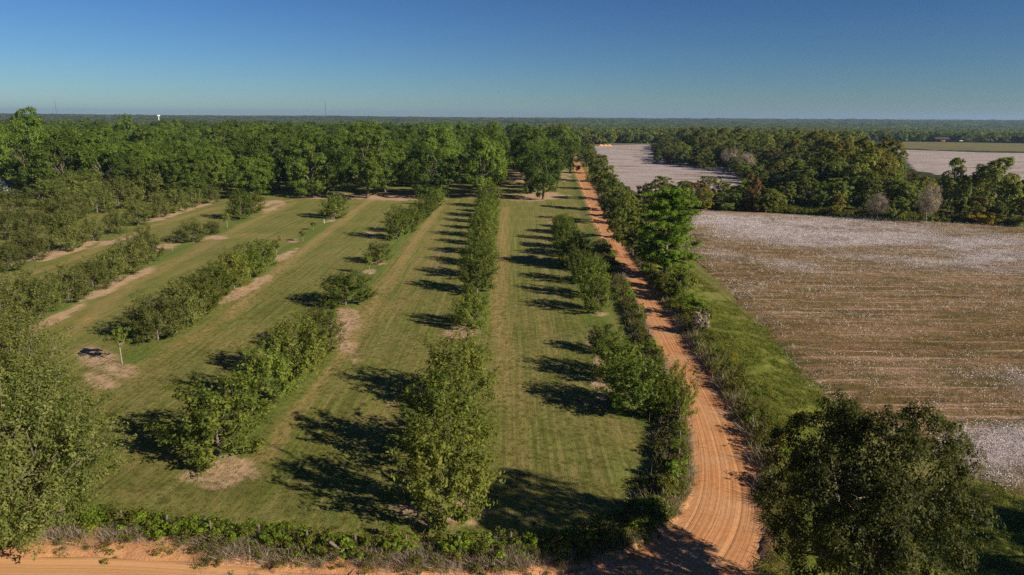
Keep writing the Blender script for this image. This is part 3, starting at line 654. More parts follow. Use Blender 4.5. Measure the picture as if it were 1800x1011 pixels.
# crown half widths (px) and top y (px) where the photograph shows them; None = by rule
SPEC = {
 ('road', 0): (30, 640, 'young'), ('road', 1): (58, 622, 'young'), ('road', 2): (50, 590, 'young'), ('road', 3): (34, 568, 'young'), ('road', 4): (42, 472, 'young'), ('road', 5): (40, 445, 'young'),
 ('road', 6): (36, 425, 'young'), ('road', 7): (34, 405, 'young'), ('road', 8): (30, 390, 'young'), ('road', 9): (28, 382, 'young'), ('road', 10): (24, 376, 'young'), ('road', 11): (22, 372, 'young'), ('road', 12): (14, 372, 'young'),
 ('centre', 0): (84, 745, 'young'), ('centre', 1): (76, 655, 'young'), ('centre', 2): (56, 588, 'young'), ('centre', 3): (34, 513, 'young'), ('centre', 4): (38, 430, 'young'),
 ('third', 0): (70, 665, 'young'), ('third', 1): (56, 600, 'young'), ('third', 2): (56, 560, 'young'), ('third', 3): (48, 538, 'young'), ('third', 4): (41, 465, 'young'), ('third', 5): (10, 432, 'sapling'), ('third', 6): (28, 424, 'yolive'),
 ('fourth', 0): (19, 565, 'sapling'), ('fourth', 1): (44, 514, 'yolive'), ('fourth', 2): (40, 492, 'yolive'), ('fourth', 3): (36, 478, 'young'), ('fourth', 4): (34, 456, 'young'), ('fourth', 5): (34, 436, 'young'),
 ('fourth', 6): (32, 416, 'young'), ('fourth', 7): (28, 405, 'young'), ('fourth', 8): (15, 408, 'sapling'), ('fourth', 9): (9, 402, 'sapling'), ('fourth', 10): (9, 384, 'sapling'), ('fourth', 11): (30, 330, 'young'),
 ('fifth', 7): (9, 410, 'sapling'), ('fifth', 8): (27, 380, 'yolive'), ('fifth', 9): (15, 388, 'yolive'), ('fifth', 10): (9, 370, 'sapling'), ('fifth', 11): (24, 328, 'young'), ('fifth', 12): (24, 326, 'young'),
 ('sixth', 2): (26, 368, 'yolive'),
}
EXTRA = {('centre', 0): 'large dense pecan at the near end of the centre row over orange sand',
         ('third', 0): 'rounded young pecan standing alone above a round bare patch',
         ('fourth', 0): 'thin sapling with white trunk at the near end of the fourth row',
         ('third', 4): 'rounded young pecan with a bare sandy strip at its foot',
         ('centre', 3): 'small round young pecan on a visible trunk, alone in the centre row',
         ('third', 5): 'slender sapling in front of an olive tree, left of centre row'}
for rk, pts in ROWS.items():
    for i, (px, py) in enumerate(pts):
        x, y = G(px, py); d = math.hypot(x, y)
        hwpx, ty, kd = SPEC.get((rk, i), (None, None, None))
        if hwpx is None:
            H = random.uniform(5.6, 8.4); Rad = H*random.uniform(.38, .50); kd = 'yolive' if rk in ('fifth', 'sixth') else 'young'
        else:
            H = max(1.8, height_at(x, y, ty+3)); Rad = hwpx*d*(1.10 if (rk, i) in (('third', 0), ('centre', 0), ('centre', 1), ('centre', 2), ('third', 4), ('centre', 3)) else .94 if i < 3 else .84)/FOCAL_PX*random.uniform(.9, 1.1); H *= random.uniform(.8, 1.08) if i > 3 else 1
        look = {'young': 'bushy young pecan', 'yolive': 'olive green young pecan', 'sapling': 'thin pecan sapling'}[kd]
        lab = EXTRA.get((rk, i), f'{look}, {ORD[i]} from near end of the {ROWTXT[rk]}')
        plant(kd, x, y, H, Rad, lab, group='young pecans planted in rows')
        # a filler crown between closely set trees keeps the row unbroken
# rows farther left
k = 0
for ro_, off_ in enumerate((23, 45, 67, 89, 111)):
    ci_ = 0; base = row_lines['sixth']
    for yy in np.arange(118+off_*.1, 262, 11.5):
        xx = np.interp(yy, base[:, 1], base[:, 0])-off_
        q = P(xx, yy, 3)
        if not (-70 < q[0] < 420) or yy < 140: continue
        if random.random() < .07: continue
        if abs(q[0]-22) < 40 and yy > 212: continue
        xx += random.uniform(-1, 1); y2 = yy+random.uniform(-1.5, 1.5)
        hh = random.uniform(6, 9.5)*(1+.45*sstep(170, 250, yy)); plant('yolive', xx, y2, hh, hh*random.uniform(.48, .62), f'olive brown young pecan, {ORD[ci_]} from near end of {ORD[ro_+6]} row from the road', group='crowded young pecans on the far left'); ci_ += 1
# ------------------------------------------------------------------ mature pecan orchard
cand = []
for k in range(-1, 42):
    for yy in np.arange(252 if k > 4 else 262, 900, 19.0):
        xx = 14.5-22*k-.02*(yy-150)+random.uniform(-2.2, 2.2); y2 = yy+random.uniform(-2.5, 2.5)
        if k == -1 and yy < 395: continue
        rx = np.interp(y2, mid[::-1, 1][-500:], mid[::-1, 0][-500:]) if False else None
        q = P(xx, y2, 10)
        if not (-60 < q[0] < 1042): continue
        if abs(q[0]-22) < 45 and y2 < 322: continue
        cand.append((math.hypot(xx, y2), xx, y2, k))
def road_x(y):
    j = np.argmin(np.abs(mid[:600, 1]-y)); return mid[j, 0]
cand = [c for c in cand if c[1] < road_x(c[2])-7]
cand.sort()
frontk = {}
stuff_pec = []
nmat = 0
NUMW = {0: 'at the far end of the row beside the dirt road', 1: 'at the far end of the centre row', 2: 'at the far end of the third row', 3: 'with a pale trunk beyond the fourth row'}
for d, x, y, k in cand:
    H = random.choice((random.uniform(14.5, 19), random.uniform(18, 24.5)))*(1.0 if d < 420 else .97); Rad = min(12.2, H*random.uniform(.48, .60))
    if k not in frontk:
        frontk[k] = 1
        if k == 0: H, Rad = 19, 9.5
        if k == 1: H, Rad = 21, 9.5
        if k == 2: H, Rad = 19.5, 12
        lab = f'tall mature pecan {NUMW[k]}' if k in NUMW else f'first mature pecan of the {ORD[k-2]} tall row left of third young row' if 3 <= k < 40 else 'tall mature pecan in the front rank facing the young rows'
    elif frontk[k] < 9 and k < 22:
        i = frontk[k]; frontk[k] += 1
        rn = {-1: 'tall row nearest the dirt road', 0: 'tall row continuing the row beside the road', 1: 'tall row continuing the centre row', 2: 'tall row continuing the third row'}.get(k, f'{ORD[k-2]} tall row left of third young row')
        lab = f'mature pecan, {ORD[i]} from front in the {rn}'
    else: lab = 'tall mature pecan merged into the dark green canopy behind the front rank'
    if nmat < 296:
        plant('pecan', x, y, H, Rad, lab, group='mature pecans behind the young orchard' if 'merged' in lab else 'front rank of mature pecans'); nmat += 1
    else: stuff_pec.append((x, y, H, Rad))
x, y = G(55, 345); plant('pecan', x, y-0, 31, 11, 'tallest pecan whose crown reaches the skyline at the upper left')
x, y = G(228, 290); plant('pecan', x, y, 27, 8, 'pecan whose pointed crown pokes up to the skyline left of the water tower')
x, y = G(313, 270); plant('pecan', x, y, 27, 7.5, 'pecan with a peaked crown right in front of the water tower')

# ------------------------------------------------------------------ instancing for stuff
def scatter(name, pts, rots, scls, protos, label, pick=None, **props):
    """ONE object: instances of a few prototype meshes on the vertices of a point mesh"""
    me = bpy.data.meshes.new(name); pts = np.asarray(pts, np.float32); n = len(pts)
    me.vertices.add(n); me.vertices.foreach_set('co', pts.ravel())
    a = me.attributes.new('rot', 'FLOAT_VECTOR', 'POINT'); a.data.foreach_set('vector', np.asarray(rots, np.float32).ravel())
    a = me.attributes.new('scl', 'FLOAT_VECTOR', 'POINT'); a.data.foreach_set('vector', np.asarray(scls, np.float32).ravel())
    a = me.attributes.new('pick', 'INT', 'POINT'); a.data.foreach_set('value', (rng.integers(0, len(protos), n) if pick is None else pick).astype(np.int32))
    pc = bpy.data.collections.new(name+'_pieces')
    for j, p in enumerate(protos):
        po = bpy.data.objects.new(f'{name}_piece_{j:02d}', p); pc.objects.link(po)
    ng = bpy.data.node_groups.new(name+'_nodes', 'GeometryNodeTree')
    ng.interface.new_socket('Geometry', in_out='INPUT', socket_type='NodeSocketGeometry'); ng.interface.new_socket('Geometry', in_out='OUTPUT', socket_type='NodeSocketGeometry')
    N = ng.nodes; L = ng.links
    gi, go = N.new('NodeGroupInput'), N.new('NodeGroupOutput'); ci = N.new('GeometryNodeCollectionInfo'); iop = N.new('GeometryNodeInstanceOnPoints')
    ci.inputs['Collection'].default_value = pc; ci.inputs['Separate Children'].default_value = True; ci.inputs['Reset Children'].default_value = True
    def att(nm, typ):
        q = N.new('GeometryNodeInputNamedAttribute'); q.data_type = typ; q.inputs['Name'].default_value = nm; return q.outputs['Attribute']
    L.new(gi.outputs[0], iop.inputs['Points']); L.new(ci.outputs[0], iop.inputs['Instance']); iop.inputs['Pick Instance'].default_value = True
    L.new(att('pick', 'INT'), iop.inputs['Instance Index']); L.new(att('rot', 'FLOAT_VECTOR'), iop.inputs['Rotation']); L.new(att('scl', 'FLOAT_VECTOR'), iop.inputs['Scale'])
    L.new(iop.outputs[0], go.inputs[0])
    o = link(name, me, kind='stuff', label=label)
    for kk, vv in props.items(): o[kk] = vv
    md_ = o.modifiers.new('scatter', 'NODES'); md_.node_group = ng
    return o
def rotz(n): r = np.zeros((n, 3)); r[:, 2] = rng.uniform(0, 6.28, n); return r
def scl(s, zs=None):
    s = np.asarray(s); return np.stack([s, s, s if zs is None else zs], 1)
if stuff_pec:
    q = np.array(stuff_pec)
    scatter('pecan_canopy', np.c_[q[:, 0], q[:, 1], q[:, 0]*0], rotz(len(q)), np.c_[q[:, 3]/10, q[:, 3]/10, q[:, 2]/20], [v[0] for v in VAR['pecan']], 'deep canopy of mature pecans far behind the front rank')

# ------------------------------------------------------------------ hedge trees right of the road, pine, wood
def mk_pine():
    g = np.random.default_rng(9); cs = []; os_ = []; b = MB()
    H = 16.0; b.tube([(0, 0, -.3), (.1, 0, 4), (-.15, .1, 9), (.1, 0, 13.5), (.2, 0, 15.6)], [.34, .28, .22, .12, .05], 8)
    for j in range(52):
        z = 1.3+14.2*(j/51)**.95; a = j*2.4+g.normal()*.3
        Lb = 5.0*(1-((z-8)/8.6)**2*.72 if z > 8 else .90+.10*z/8)*g.uniform(.65, 1.15)
        e = Vector((math.cos(a)*Lb, math.sin(a)*Lb, z+.10*Lb+g.normal()*.2)); s = Vector((0, 0, z-.4))
        b.tube([s, s.lerp(e, .5)+Vector((0, 0, .15)), e], [.09, .06, .02], 5)
        for q in range(13):
            f = g.uniform(.22, 1.05); p = s.lerp(e, f)+Vector((g.normal()*.7, g.normal()*.7, .25+g.normal()*.25))
            cs.append(p[:]); os_.append((e.x/(Lb+.01)*.4, e.y/(Lb+.01)*.4, .9))
    c, o = np.array(cs), np.array(os_); o /= np.linalg.norm(o, axis=1)[:, None]
    return crown_mesh('pine_needle_crown', 9, c, o, .62, 76, .40, .12, M['pine'], droop=-.9, tintvar=.35, flat=.6, up=.6), b.mesh('pine_trunk', M['bark'], smooth=True)
VAR['pine'] = [mk_pine()]; PIECES['pine'] = ('pine_tree', 'crown', 'trunk', 16, 5)
x, y = G(1168, 490)
plant('pine', x, y, height_at(x, y, 336), 52*math.hypot(x, y)/FOCAL_PX, 'bright green pine with open branches between the dirt road and cotton field')
HEDGE = [ # base px, top y, half width px, kind, label
 (1112,455,352,36,'wood','dark bushy tree on the roadside left of the bright pine'),(1140,475,400,30,'wood','low bushy tree at the foot of the bright pine on its road side'),
 (1096,420,338,34,'wood',None),(1082,395,318,30,'wood',None),(1072,372,306,26,'wood',None),(1064,352,296,24,'wood',None),(1056,334,284,20,'wood',None),(1049,320,272,18,'wood',None),(1042,306,262,16,'wood',None),(1036,294,252,14,'wood',None),(1031,283,244,12,'wood',None),(1027,275,238,11,'wood',None),
 (1150,368,302,32,'wood','rounded dark tree at the corner of the back cotton field'),(1186,372,318,30,'wood',None),(1125,385,330,26,'wood',None),(1215,365,312,24,'rust','tree with thin rusty brown leaves among the hedge trees'),(1250,362,306,26,'wood',None),
 (1310,368,326,28,'greenshrub','rounded green bush at the near edge of the mixed wood'),(1345,372,335,26,'wood',None),(1232,372,330,22,'gold',None),(1275,370,330,24,'wood',None),(1322,372,298,16,'rust','orange tinged tree with pale stem above the rounded bush')]
hi_ = 0; hj_ = 0
for px, py, ty, hwp, kd, lab in HEDGE:
    if not lab and px < 1130: hi_ += 1
    elif not lab: hj_ += 1
    x, y = G(px, py); d = math.hypot(x, y)
    plant(kd, x, y, height_at(x, y, ty+2), hwp*d/FOCAL_PX*1.08, lab or (('yellowish' if px < 1240 else 'thin rusty')+' tree in the line between the two cotton fields' if kd == 'gold' else f'dark green roadside hedge tree, {ORD[hi_-1]} up the dirt road beyond the bright pine' if px < 1130 else f'dark green tree between the two cotton fields, {ORD[hj_-1]} from the left'),
          group=None if lab else ('hedge trees along the dirt road' if px < 1130 else 'trees between the cotton fields'), name='hedge_bush' if kd == 'greenshrub' else None)
# shrubs on the verge
for px, py, H, r, kd, lab in [(1215,560,3.4,2.6,'vine','bright yellow green bush on the verge below the pine'),(1185,530,3.2,2.4,'greenshrub','dark green shrub on the verge just below the pine'),(1228,590,3.0,1.5,'dryshrub','thin dry stemmed shrub beside the bright yellow green bush'),
                              (1200,515,4.2,2.8,'shrub','dusty green shrub behind the bright yellow green bush'),(1170,520,3.0,2.0,'shrub','olive shrub on the road side below the pine'),(1242,570,2.2,1.6,'shrub','olive shrub with yellow tips right of the bright bush'),
                              (1725,394,4.0,5,'flowershrub','bright yellow flowering bush at the edge of the mixed wood'),(1150,505,3.6,2.2,'greenshrub','dark shrub at the road edge left of the pine trunk')]:
    x, y = G(px, py); plant(kd, x, y, H, r, lab, 'bush')
# mixed wood
WOOD = Gs([(1152,288),(1275,305),(1320,335),(1290,358),(1345,376),(1500,387),(1650,394),(1800,401),(2000,412),(2000,345),(1800,326),(1640,322),(1590,300),(1540,268),(1400,256),(1250,252),(1165,253),(1148,262)])
def poisson(poly, s, seed=3, smin=None):
    g = np.random.default_rng(seed); lo, hi = poly.min(0), poly.max(0); out = []
    for yy in np.arange(lo[1], hi[1], s*.9):
        for xx in np.arange(lo[0], hi[0], s):
            out.append((xx+g.uniform(-.42, .42)*s, yy+g.uniform(-.42, .42)*s))
    out = np.array(out); return out[poly_sd(out[:, 0], out[:, 1], poly) < 0]
wp = poisson(WOOD, 11.0)
wp = wp[np.argsort(np.hypot(wp[:, 0], wp[:, 1]))]
deep = []
WL = {'wood': 'green broadleaf tree packed into the mixed wood behind the cotton field', 'gold': 'yellow green tree standing out in the mixed wood behind the cotton field',
      'rust': 'rusty orange leaved tree in the mixed wood behind the cotton field', 'bare': 'grey leafless tree in the mixed wood behind the cotton field'}
nw = 0
for x, y in wp:
    q = P(x, y, 6)
    if q[0] > 1900: continue
    inner = poly_sd(np.array([x]), np.array([y]), WOOD)[0]
    H = random.uniform(9.5, 17)*(random.uniform(.5, .8) if inner > -9 else 1.0)*(1.25 if q[0] < 1560 and inner < -25 else .82); Rad = min(7.6, H*random.uniform(.42, .58))
    if q[0] > 1585: H = max(3.5, min(H, height_at(x, y, random.uniform(302, 340)))); Rad = min(Rad, max(3.2, H*.62))
    u = random.random(); kd = 'wood' if u < .64 else 'gold' if u < .91 else 'rust' if u < .94 else 'bare' if u < .97 else 'wood'
    if q[0] < 1350 and kd == 'gold': kd = 'wood'
    zone = ('left of the orange tinged tree' if q[0] < 1310 else 'right of the rounded green bush' if q[0] < 1450 else 'in the middle of the wood' if q[0] < 1570 else 'near the grey bare tree' if q[0] < 1690 else 'under the tallest ragged tree' if q[0] < 1780 else 'at the right border')
    dep_ = 'front edge' if inner > -9 else 'second rank' if inner > -20 else 'middle' if inner > -45 else 'far depths'
    cw = {'wood': 'green', 'gold': 'yellow green', 'rust': 'rusty orange', 'bare': 'leafless grey'}[kd]; sz_ = 'tall' if H > 13 else 'low' if H < 8.5 else 'medium'
    if kd == 'wood': cw = ('dark green', 'olive green', 'mid green')[nw % 3]
    if nw < 285: plant(kd, x, y, H, Rad, f'{sz_} {cw} tree, {dep_} of mixed wood, {zone}', group='mixed wood trees, '+kd.replace('gold', 'yellowing').replace('rust', 'rusty').replace('wood', 'green')); nw += 1
    else: deep.append((x, y, H, Rad))
if deep:
    q = np.array(deep); scatter('wood_canopy', np.c_[q[:, 0], q[:, 1], q[:, 0]*0], rotz(len(q)), np.c_[q[:, 3]/5.5, q[:, 3]/5.5, q[:, 2]/14], [v[0] for v in VAR['wood']+VAR['gold'][:1]], 'deep canopy of the mixed wood')
x, y = G(1742, 388); plant('wood', x, y, height_at(x, y, 262), 34*math.hypot(x, y)/FOCAL_PX, 'tallest tree with ragged crown standing over the right end of the wood', var=1)
x, y = G(1668, 385); plant('wood', x, y, height_at(x, y, 280), 22*math.hypot(x, y)/FOCAL_PX, 'pointed dark tree just left of the tallest ragged tree', var=2)
x, y = G(1628, 395); plant('bare', x, y, height_at(x, y, 322), 20*math.hypot(x, y)/FOCAL_PX, 'grey twiggy bare tree at the near edge of the wood')

# ------------------------------------------------------------------ big trees in the foreground
def mk_big(seed, R, z0, z1, ncl, per, ln, wd, mat, bk, rc=.62, cone=0, amp=.25):
    c, o, ax, ln_ = branching(seed, z1, z0, R, ncl//22, 22, low=.10)
    return crown_mesh('big_crown', seed, c, o, rc, per, ln, wd, M[mat], tintvar=.36, droop=.3, ax=ax*.8), limb_mesh('big_trunk', ln_, c, .36, M[bk], z0, ntw=ncl//3, seed=seed)
def mk_oak():
    c, o = billows(807, 66, 1.6, 30, 8.3, 2.0, 14.5, .16, shell=.45)
    return crown_mesh('oak_crown', 801, c, o, .55, 38, .22, .115, M['oak'], tintvar=.34, droop=.3), trunk_mesh('oak_trunk', 801, c, 14, 3.2, .36, M['bark'], 22, fork=.24, n=6, twigs=3)
VAR['oak'] = [mk_oak()]; PIECES['oak'] = ('oak_tree', 'crown', 'trunk', 14.4, 8.2)
VAR['leftbig'] = [mk_big(811, 6.5, .6, 12, 1500, 40, .25, .11, 'olive', 'bark', .42), mk_big(812, 6.5, .6, 12, 1500, 40, .25, .11, 'olive', 'bark', .42)]
PIECES['leftbig'] = ('pecan_tree', 'crown', 'trunk', 12, 6.5)
plant('oak', 20.9, 35.0, 14.2, 6.1, 'large dark oak beside the road bend in the lower right corner', rz=1.0)
plant('oak', 51.0, 34.5, 13.5, 8.5, 'oak outside the frame whose shadow falls behind the large dark oak', rz=3.0)
x, y = G(30, 978); plant('leftbig', x-.5, y+1.0, 12.2, 6.1, 'large olive pecan overhanging the orange road in the lower left corner', var=0, rz=.5)
x, y = G(20, 800); plant('leftbig', x-1.2, y, 11.5, 6.3, 'large olive pecan just behind the one overhanging the road, left edge', var=1, rz=2.0)
x, y = G(-20, 690); plant('leftbig', x-1, y, 11.0, 6.2, 'olive pecan at the left edge above the two largest ones', var=0, rz=4.0)

# ------------------------------------------------------------------ fence, vines, brush
mt_wood = plain('weathered_fence_wood', (.14, .12, .10), .9); mt_wire = plain('rusty_wire', (.10, .07, .05), .6, .4, .6)
fp, flen = resample(FENCE, 500, 2)
fence = link('wire_fence', None, loc=(fp[120][0], fp[120][1], 0), label='sagging wire fence on weathered posts under bright vines along the orchard edge', category='fence')
fo = np.array([fp[120][0], fp[120][1]])
sfp = np.linspace(0, flen, 500); post_me = []
b = MB(); b.tube([(0, 0, -.3), (.01, 0, .7), (0, 0, 1.45)], [.09, .085, .08], 8); post_me = b.mesh('post', mt_wood)
npost = 0
for s in np.arange(1.5, min(flen, 170), 3.6):
    px_ = np.interp(s, sfp, fp[:, 0]); py_ = np.interp(s, sfp, fp[:, 1])
    o = link('post', post_me, fence, (px_-fo[0], py_-fo[1], float(gz(px_, py_)))); o.rotation_euler = (random.uniform(-.1, .1), random.uniform(-.1, .1), random.uniform(0, 3)); npost += 1
x, y = G(612, 985); o = link('post', post_me, fence, (x-fo[0], y-fo[1], float(gz(x, y)))); o.rotation_euler = (0, -.75, .2); o['label'] = 'pale leaning post'; o.scale = (1.3, 1.3, 1.2)
for hh in (.45, .8, 1.15):
    b = MB(); pts = [(np.interp(s, sfp, fp[:, 0])-fo[0], np.interp(s, sfp, fp[:, 1])-fo[1], float(gz(np.interp(s, sfp, fp[:, 0]), np.interp(s, sfp, fp[:, 1])))+hh-.03*abs(math.sin(s*.87))) for s in np.arange(0, min(flen, 170), 1.2)]
    b.tube(pts, .012, 4); link('wire', b.mesh('wire', mt_wire), fence)
# vine mounds hang over the fence
nv = 0; VINES = []
s = .5
while s < 175:
    px_ = np.interp(s, sfp, fp[:, 0]); py_ = np.interp(s, sfp, fp[:, 1]); q = P(px_, py_, .8)
    bottom = py_ < 52 and px_ < 11
    dens = (.28+.62*(vnoise(np.array(s/4.0), np.array(3.0), 5) > .42)) if bottom else .8
    if 495 < q[0] < 640 and bottom: dens = .25
    if 660 < q[0] < 790 and bottom: dens = .6
    if random.random() < dens and -40 < q[0]:
        dull = (not bottom) and random.random() < .55
        plant('shrub' if dull else 'vine', px_+random.uniform(-.25, .25), py_+random.uniform(-.05, .45), random.uniform(.75, 1.45)*(1.0 if bottom else 1.25), random.uniform(.5, 1.05)*(1.0 if bottom else 1.05),
              ('bright green vine mound draped over the fence along the bottom road' if bottom else 'dull green shrub on the fence line beside the dirt road' if dull else 'bright green vine mound on the fence line beside the dirt road'),
              'bush' if dull else 'vine', 'vine mounds on the fence' if not dull else 'shrubs on the fence line', name='fence_shrub' if dull else None)
        VINES.append((s, px_, py_, bottom, dull, q[0], col.objects[-1])); nv += 1
    s += random.uniform(.8, 1.4) if bottom else random.uniform(1.3, 2.2)
for side, sel in (('left', [v for v in VINES if v[3] and v[5] < 612][::-1]), ('right', [v for v in VINES if v[3] and v[5] >= 612])):
    for i, v in enumerate(sel): v[6].parent['label'] = f'bright green vine mound on the bottom fence, {ORD[min(i, 39)]} {side} of the leaning post'
for dl in (False, True):
    for i, v in enumerate([v for v in VINES if not v[3] and v[4] == dl]):
        v[6].parent['label'] = f"{'dull green shrub' if dl else 'bright vine mound'} on the roadside fence, {ORD[min(i, 59)]} from the road bend"
# prototypes for tufts
def tuft_proto(name, seed, n, h, spread, w, mat, lean=.5):
    g = np.random.default_rng(seed); p = g.normal(size=(n, 3))*spread; p[:, 2] = 0
    t = g.normal(size=(n, 3))*lean; t[:, 2] = 1; t /= np.linalg.norm(t, axis=1)[:, None]
    L = h*g.uniform(.5, 1.2, n)[:, None]; sd_ = np.cross(t, g.normal(size=(n, 3))); sd_ /= np.linalg.norm(sd_, axis=1)[:, None]
    v = np.stack([p-sd_*w*.5, p+sd_*w*.5, p+t*L*.6+sd_*w*.4, p+t*L], 1).reshape(-1, 3)
    return mesh_np(name, v, np.arange(4*n).reshape(n, 4), mat, False, {'tint': ('FACE', g.uniform(0, 1, n))})
def bush_proto(name, seed, n, R, h, ln, wd, mat, up=.5, droop=.2):
    c, o = clumps(seed, n, R, .02, h, lobes=4, lobe_amp=.35, shell=.2)
    return crown_mesh(name, seed, c, o, R*.35, 9, ln, wd, mat, up=up, droop=droop)
brush = [tuft_proto('brush_piece', 700+i, 46, 1.15, .40, .026, M['dry'], .8) for i in range(5)]
grassp = [tuft_proto('tuft_piece', 720+i, 26, .34, .14, .03, M['tuft'], .8) for i in range(4)]
tallp = [tuft_proto('tall_tuft_piece', 740+i, 44, .75, .30, .045, M['tuft'], .9) for i in range(3)]
vgrassp = [tuft_proto('verge_tuft_piece', 720+i, 26, .34, .14, .03, M['vtuft'], .8) for i in range(4)]
vtallp = [tuft_proto('verge_tall_piece', 740+i, 40, .6, .28, .04, M['vtuft'], 1.1) for i in range(3)]
weedp = [bush_proto('weed_piece', 760+i, 16, .55, .9, .17, .08, M['weed']) for i in range(3)]
goldp = [bush_proto('goldenrod_piece', 780+i, 12, .5, 1.0, .13, .07, M['flower']) for i in range(2)]
vinep = [bush_proto('creeper_piece', 790+i, 16, .5, .6, .16, .13, M['vine']) for i in range(2)]
# dry brush under the vines
N_ = 4200; s = rng.uniform(0, 175, N_); x = np.interp(s, sfp, fp[:, 0]); y = np.interp(s, sfp, fp[:, 1]); bt = (y < 52) & (x < 11)
y = y+np.where(bt, -np.abs(rng.normal(.45, .75, N_)), rng.normal(0, .7, N_)); x = x+np.where(bt, 0, rng.normal(.6, .7, N_))
nb_ = fbm(x/2.3, y/2.3+s*0, 17); ok = (poly_sd(x, y, road_poly) > .25) & (nb_ > .36) & (rng.random(N_) < np.clip((nb_-.32)*6, 0, 1)); x, y, nb_ = x[ok], y[ok], nb_[ok]; n = len(x)
scatter('dry_brush', np.c_[x, y, gz(x, y)], rotz(n), scl(rng.uniform(.35, .8, n)+(nb_-.4)*1.1), brush+tallp[:1]+weedp[:1], 'grey dead brush and stems under the vines along the fence')
# weeds on the roadside verges and the bank
VP = Gs([(1110,430),(1160,480),(1215,530),(1290,620),(1380,720),(1400,820),(1400,900),(1352,905),(1338,830),(1308,750),(1262,668),(1210,590),(1158,510),(1110,440),(1070,370),(1035,310),(1042,306),(1085,385)])
def fill(poly, n):
    lo, hi = poly.min(0), poly.max(0); p = rng.uniform(lo, hi, (n, 2)); return p[poly_sd(p[:, 0], p[:, 1], poly) < 0]
p = fill(VP, 26000); sdr = poly_sd(p[:, 0], p[:, 1], road_poly); kk = (sdr > .55) & (rng.random(len(sdr)) < np.where(sdr < 3.6, 1, np.where(sdr < 8, .30, .13))); p = p[kk]; sdr = sdr[kk]
n = len(p); dn = fbm(p[:, 0]/2.2, p[:, 1]/2.2, 5)
protos = weedp+tallp+goldp+brush[:2]+vinep
u = rng.random(n); pick = np.where(u < .45, rng.integers(0, 3, n), rng.integers(3, 6, n))
gold_z = (dn > .56) & (u > .72) & (sdr > 1.2) & (sdr < 7); pick[gold_z] = rng.integers(6, 8, gold_z.sum())
bz = (sdr < 1.3) & (rng.random(n) < .35); pick[bz] = rng.integers(8, 10, bz.sum())
vz = (rng.random(n) < .06); pick[vz] = rng.integers(10, 12, vz.sum())
tall = np.clip(1.5-sdr*.16, .4, 1.6)*rng.uniform(.5, 1.25, n)
scatter('roadside_weeds', np.c_[p, gz(p[:, 0], p[:, 1])-.03], rotz(n), scl(tall), protos, 'weeds, goldenrod and dry stems on the verge right of the dirt road', pick)
# long grass of the verge toward the cotton
lo_, hi_v = V_R.min(0)-4, V_R.max(0); p = rng.uniform(lo_, hi_v, (90000, 2)); p = p[(poly_sd(p[:, 0], p[:, 1], V_R) < 4.5) & (poly_sd(p[:, 0], p[:, 1], NEAR_F) > -1.6)]; sdr = poly_sd(p[:, 0], p[:, 1], road_poly); p = p[(sdr > .4) & (p[:, 1] < 190) & (p[:, 1] > 30) & (fbm(p[:, 0]/3, p[:, 1]/3, 8) > .42) & (poly_sd(p[:, 0], p[:, 1], np.array(road_poly)) > .5)]; n = len(p)
pk = rng.integers(0, 4, n); w_ = rng.random(n) < .45; pk[w_] = rng.integers(4, 7, w_.sum())
scatter('verge_grass', np.c_[p, gz(p[:, 0], p[:, 1])-.02], rotz(n), scl(rng.uniform(.8, 1.8, n), rng.uniform(.35, .95, n)), vgrassp+vtallp, 'long green grass on the bank between the weeds and the cotton', pk)
# lawn tufts near the camera, weeds on the sandy bank
LN = Gs([(150,930),(140,640),(420,420),(1000,420),(1060,560),(1170,720),(1190,860),(1060,945),(800,965),(500,950)])
p = fill(LN, 90000); keep = rng.random(len(p)) < np.clip(1.3-(p[:, 1]-40)/95, .06, 1)*.85; p = p[keep]; n = len(p)
inb = np.zeros(n, bool)
scatter('lawn_grass', np.c_[p, gz(p[:, 0], p[:, 1])-.02], rotz(n), scl(rng.uniform(.55, 1.25, n), rng.uniform(.15, .42, n)), grassp, 'mown grass tufts across the orchard lanes')
s = rng.uniform(0, 62, 520); x = np.interp(s, sfp, fp[:, 0])+rng.normal(0, .3, 520); y = np.interp(s, sfp, fp[:, 1])-rng.uniform(.6, 3.4, 520)
ok = fbm(x/1.5, y/1.5, 3) > .47; x, y = x[ok], y[ok]; n = len(x)
scatter('bank_weeds', np.c_[x, y, gz(x, y)-.02], rotz(n), scl(rng.uniform(.25, .7, n)), weedp+tallp+brush[:1], 'small weeds growing on the orange sandy bank')
# loose creepers trailing from the fence
s = rng.uniform(0, 62, 900); x = np.interp(s, sfp, fp[:, 0])+rng.normal(0, .2, 900); y = np.interp(s, sfp, fp[:, 1])+rng.normal(-.1, .5, 900)
ok = fbm(s/2.5, s*0, 23) > .36; x, y = x[ok], y[ok]; n = len(x)
scatter('trailing_creepers', np.c_[x, y, gz(x, y)+rng.uniform(0, .95, n)], rotz(n), scl(rng.uniform(.45, 1.0, n)), vinep+weedp[:1], 'bright creepers trailing over and under the fence along the bottom road')
# inside of the fence along the road: rough grass and shrubs
s = rng.uniform(45, 175, 9000); x = np.interp(s, sfp, fp[:, 0])+rng.normal(0, .75, 9000)-.1; y = np.interp(s, sfp, fp[:, 1])+rng.normal(0, .5, 9000)
ok = poly_sd(x, y, road_poly) > .7; x, y = x[ok], y[ok]; n = len(x)
scatter('fence_line_weeds', np.c_[x, y, gz(x, y)-.02], rotz(n), scl(rng.uniform(.5, 1.25, n)), weedp+tallp+vinep+brush[:1], 'tangled weeds and creepers along the fence beside the dirt road')

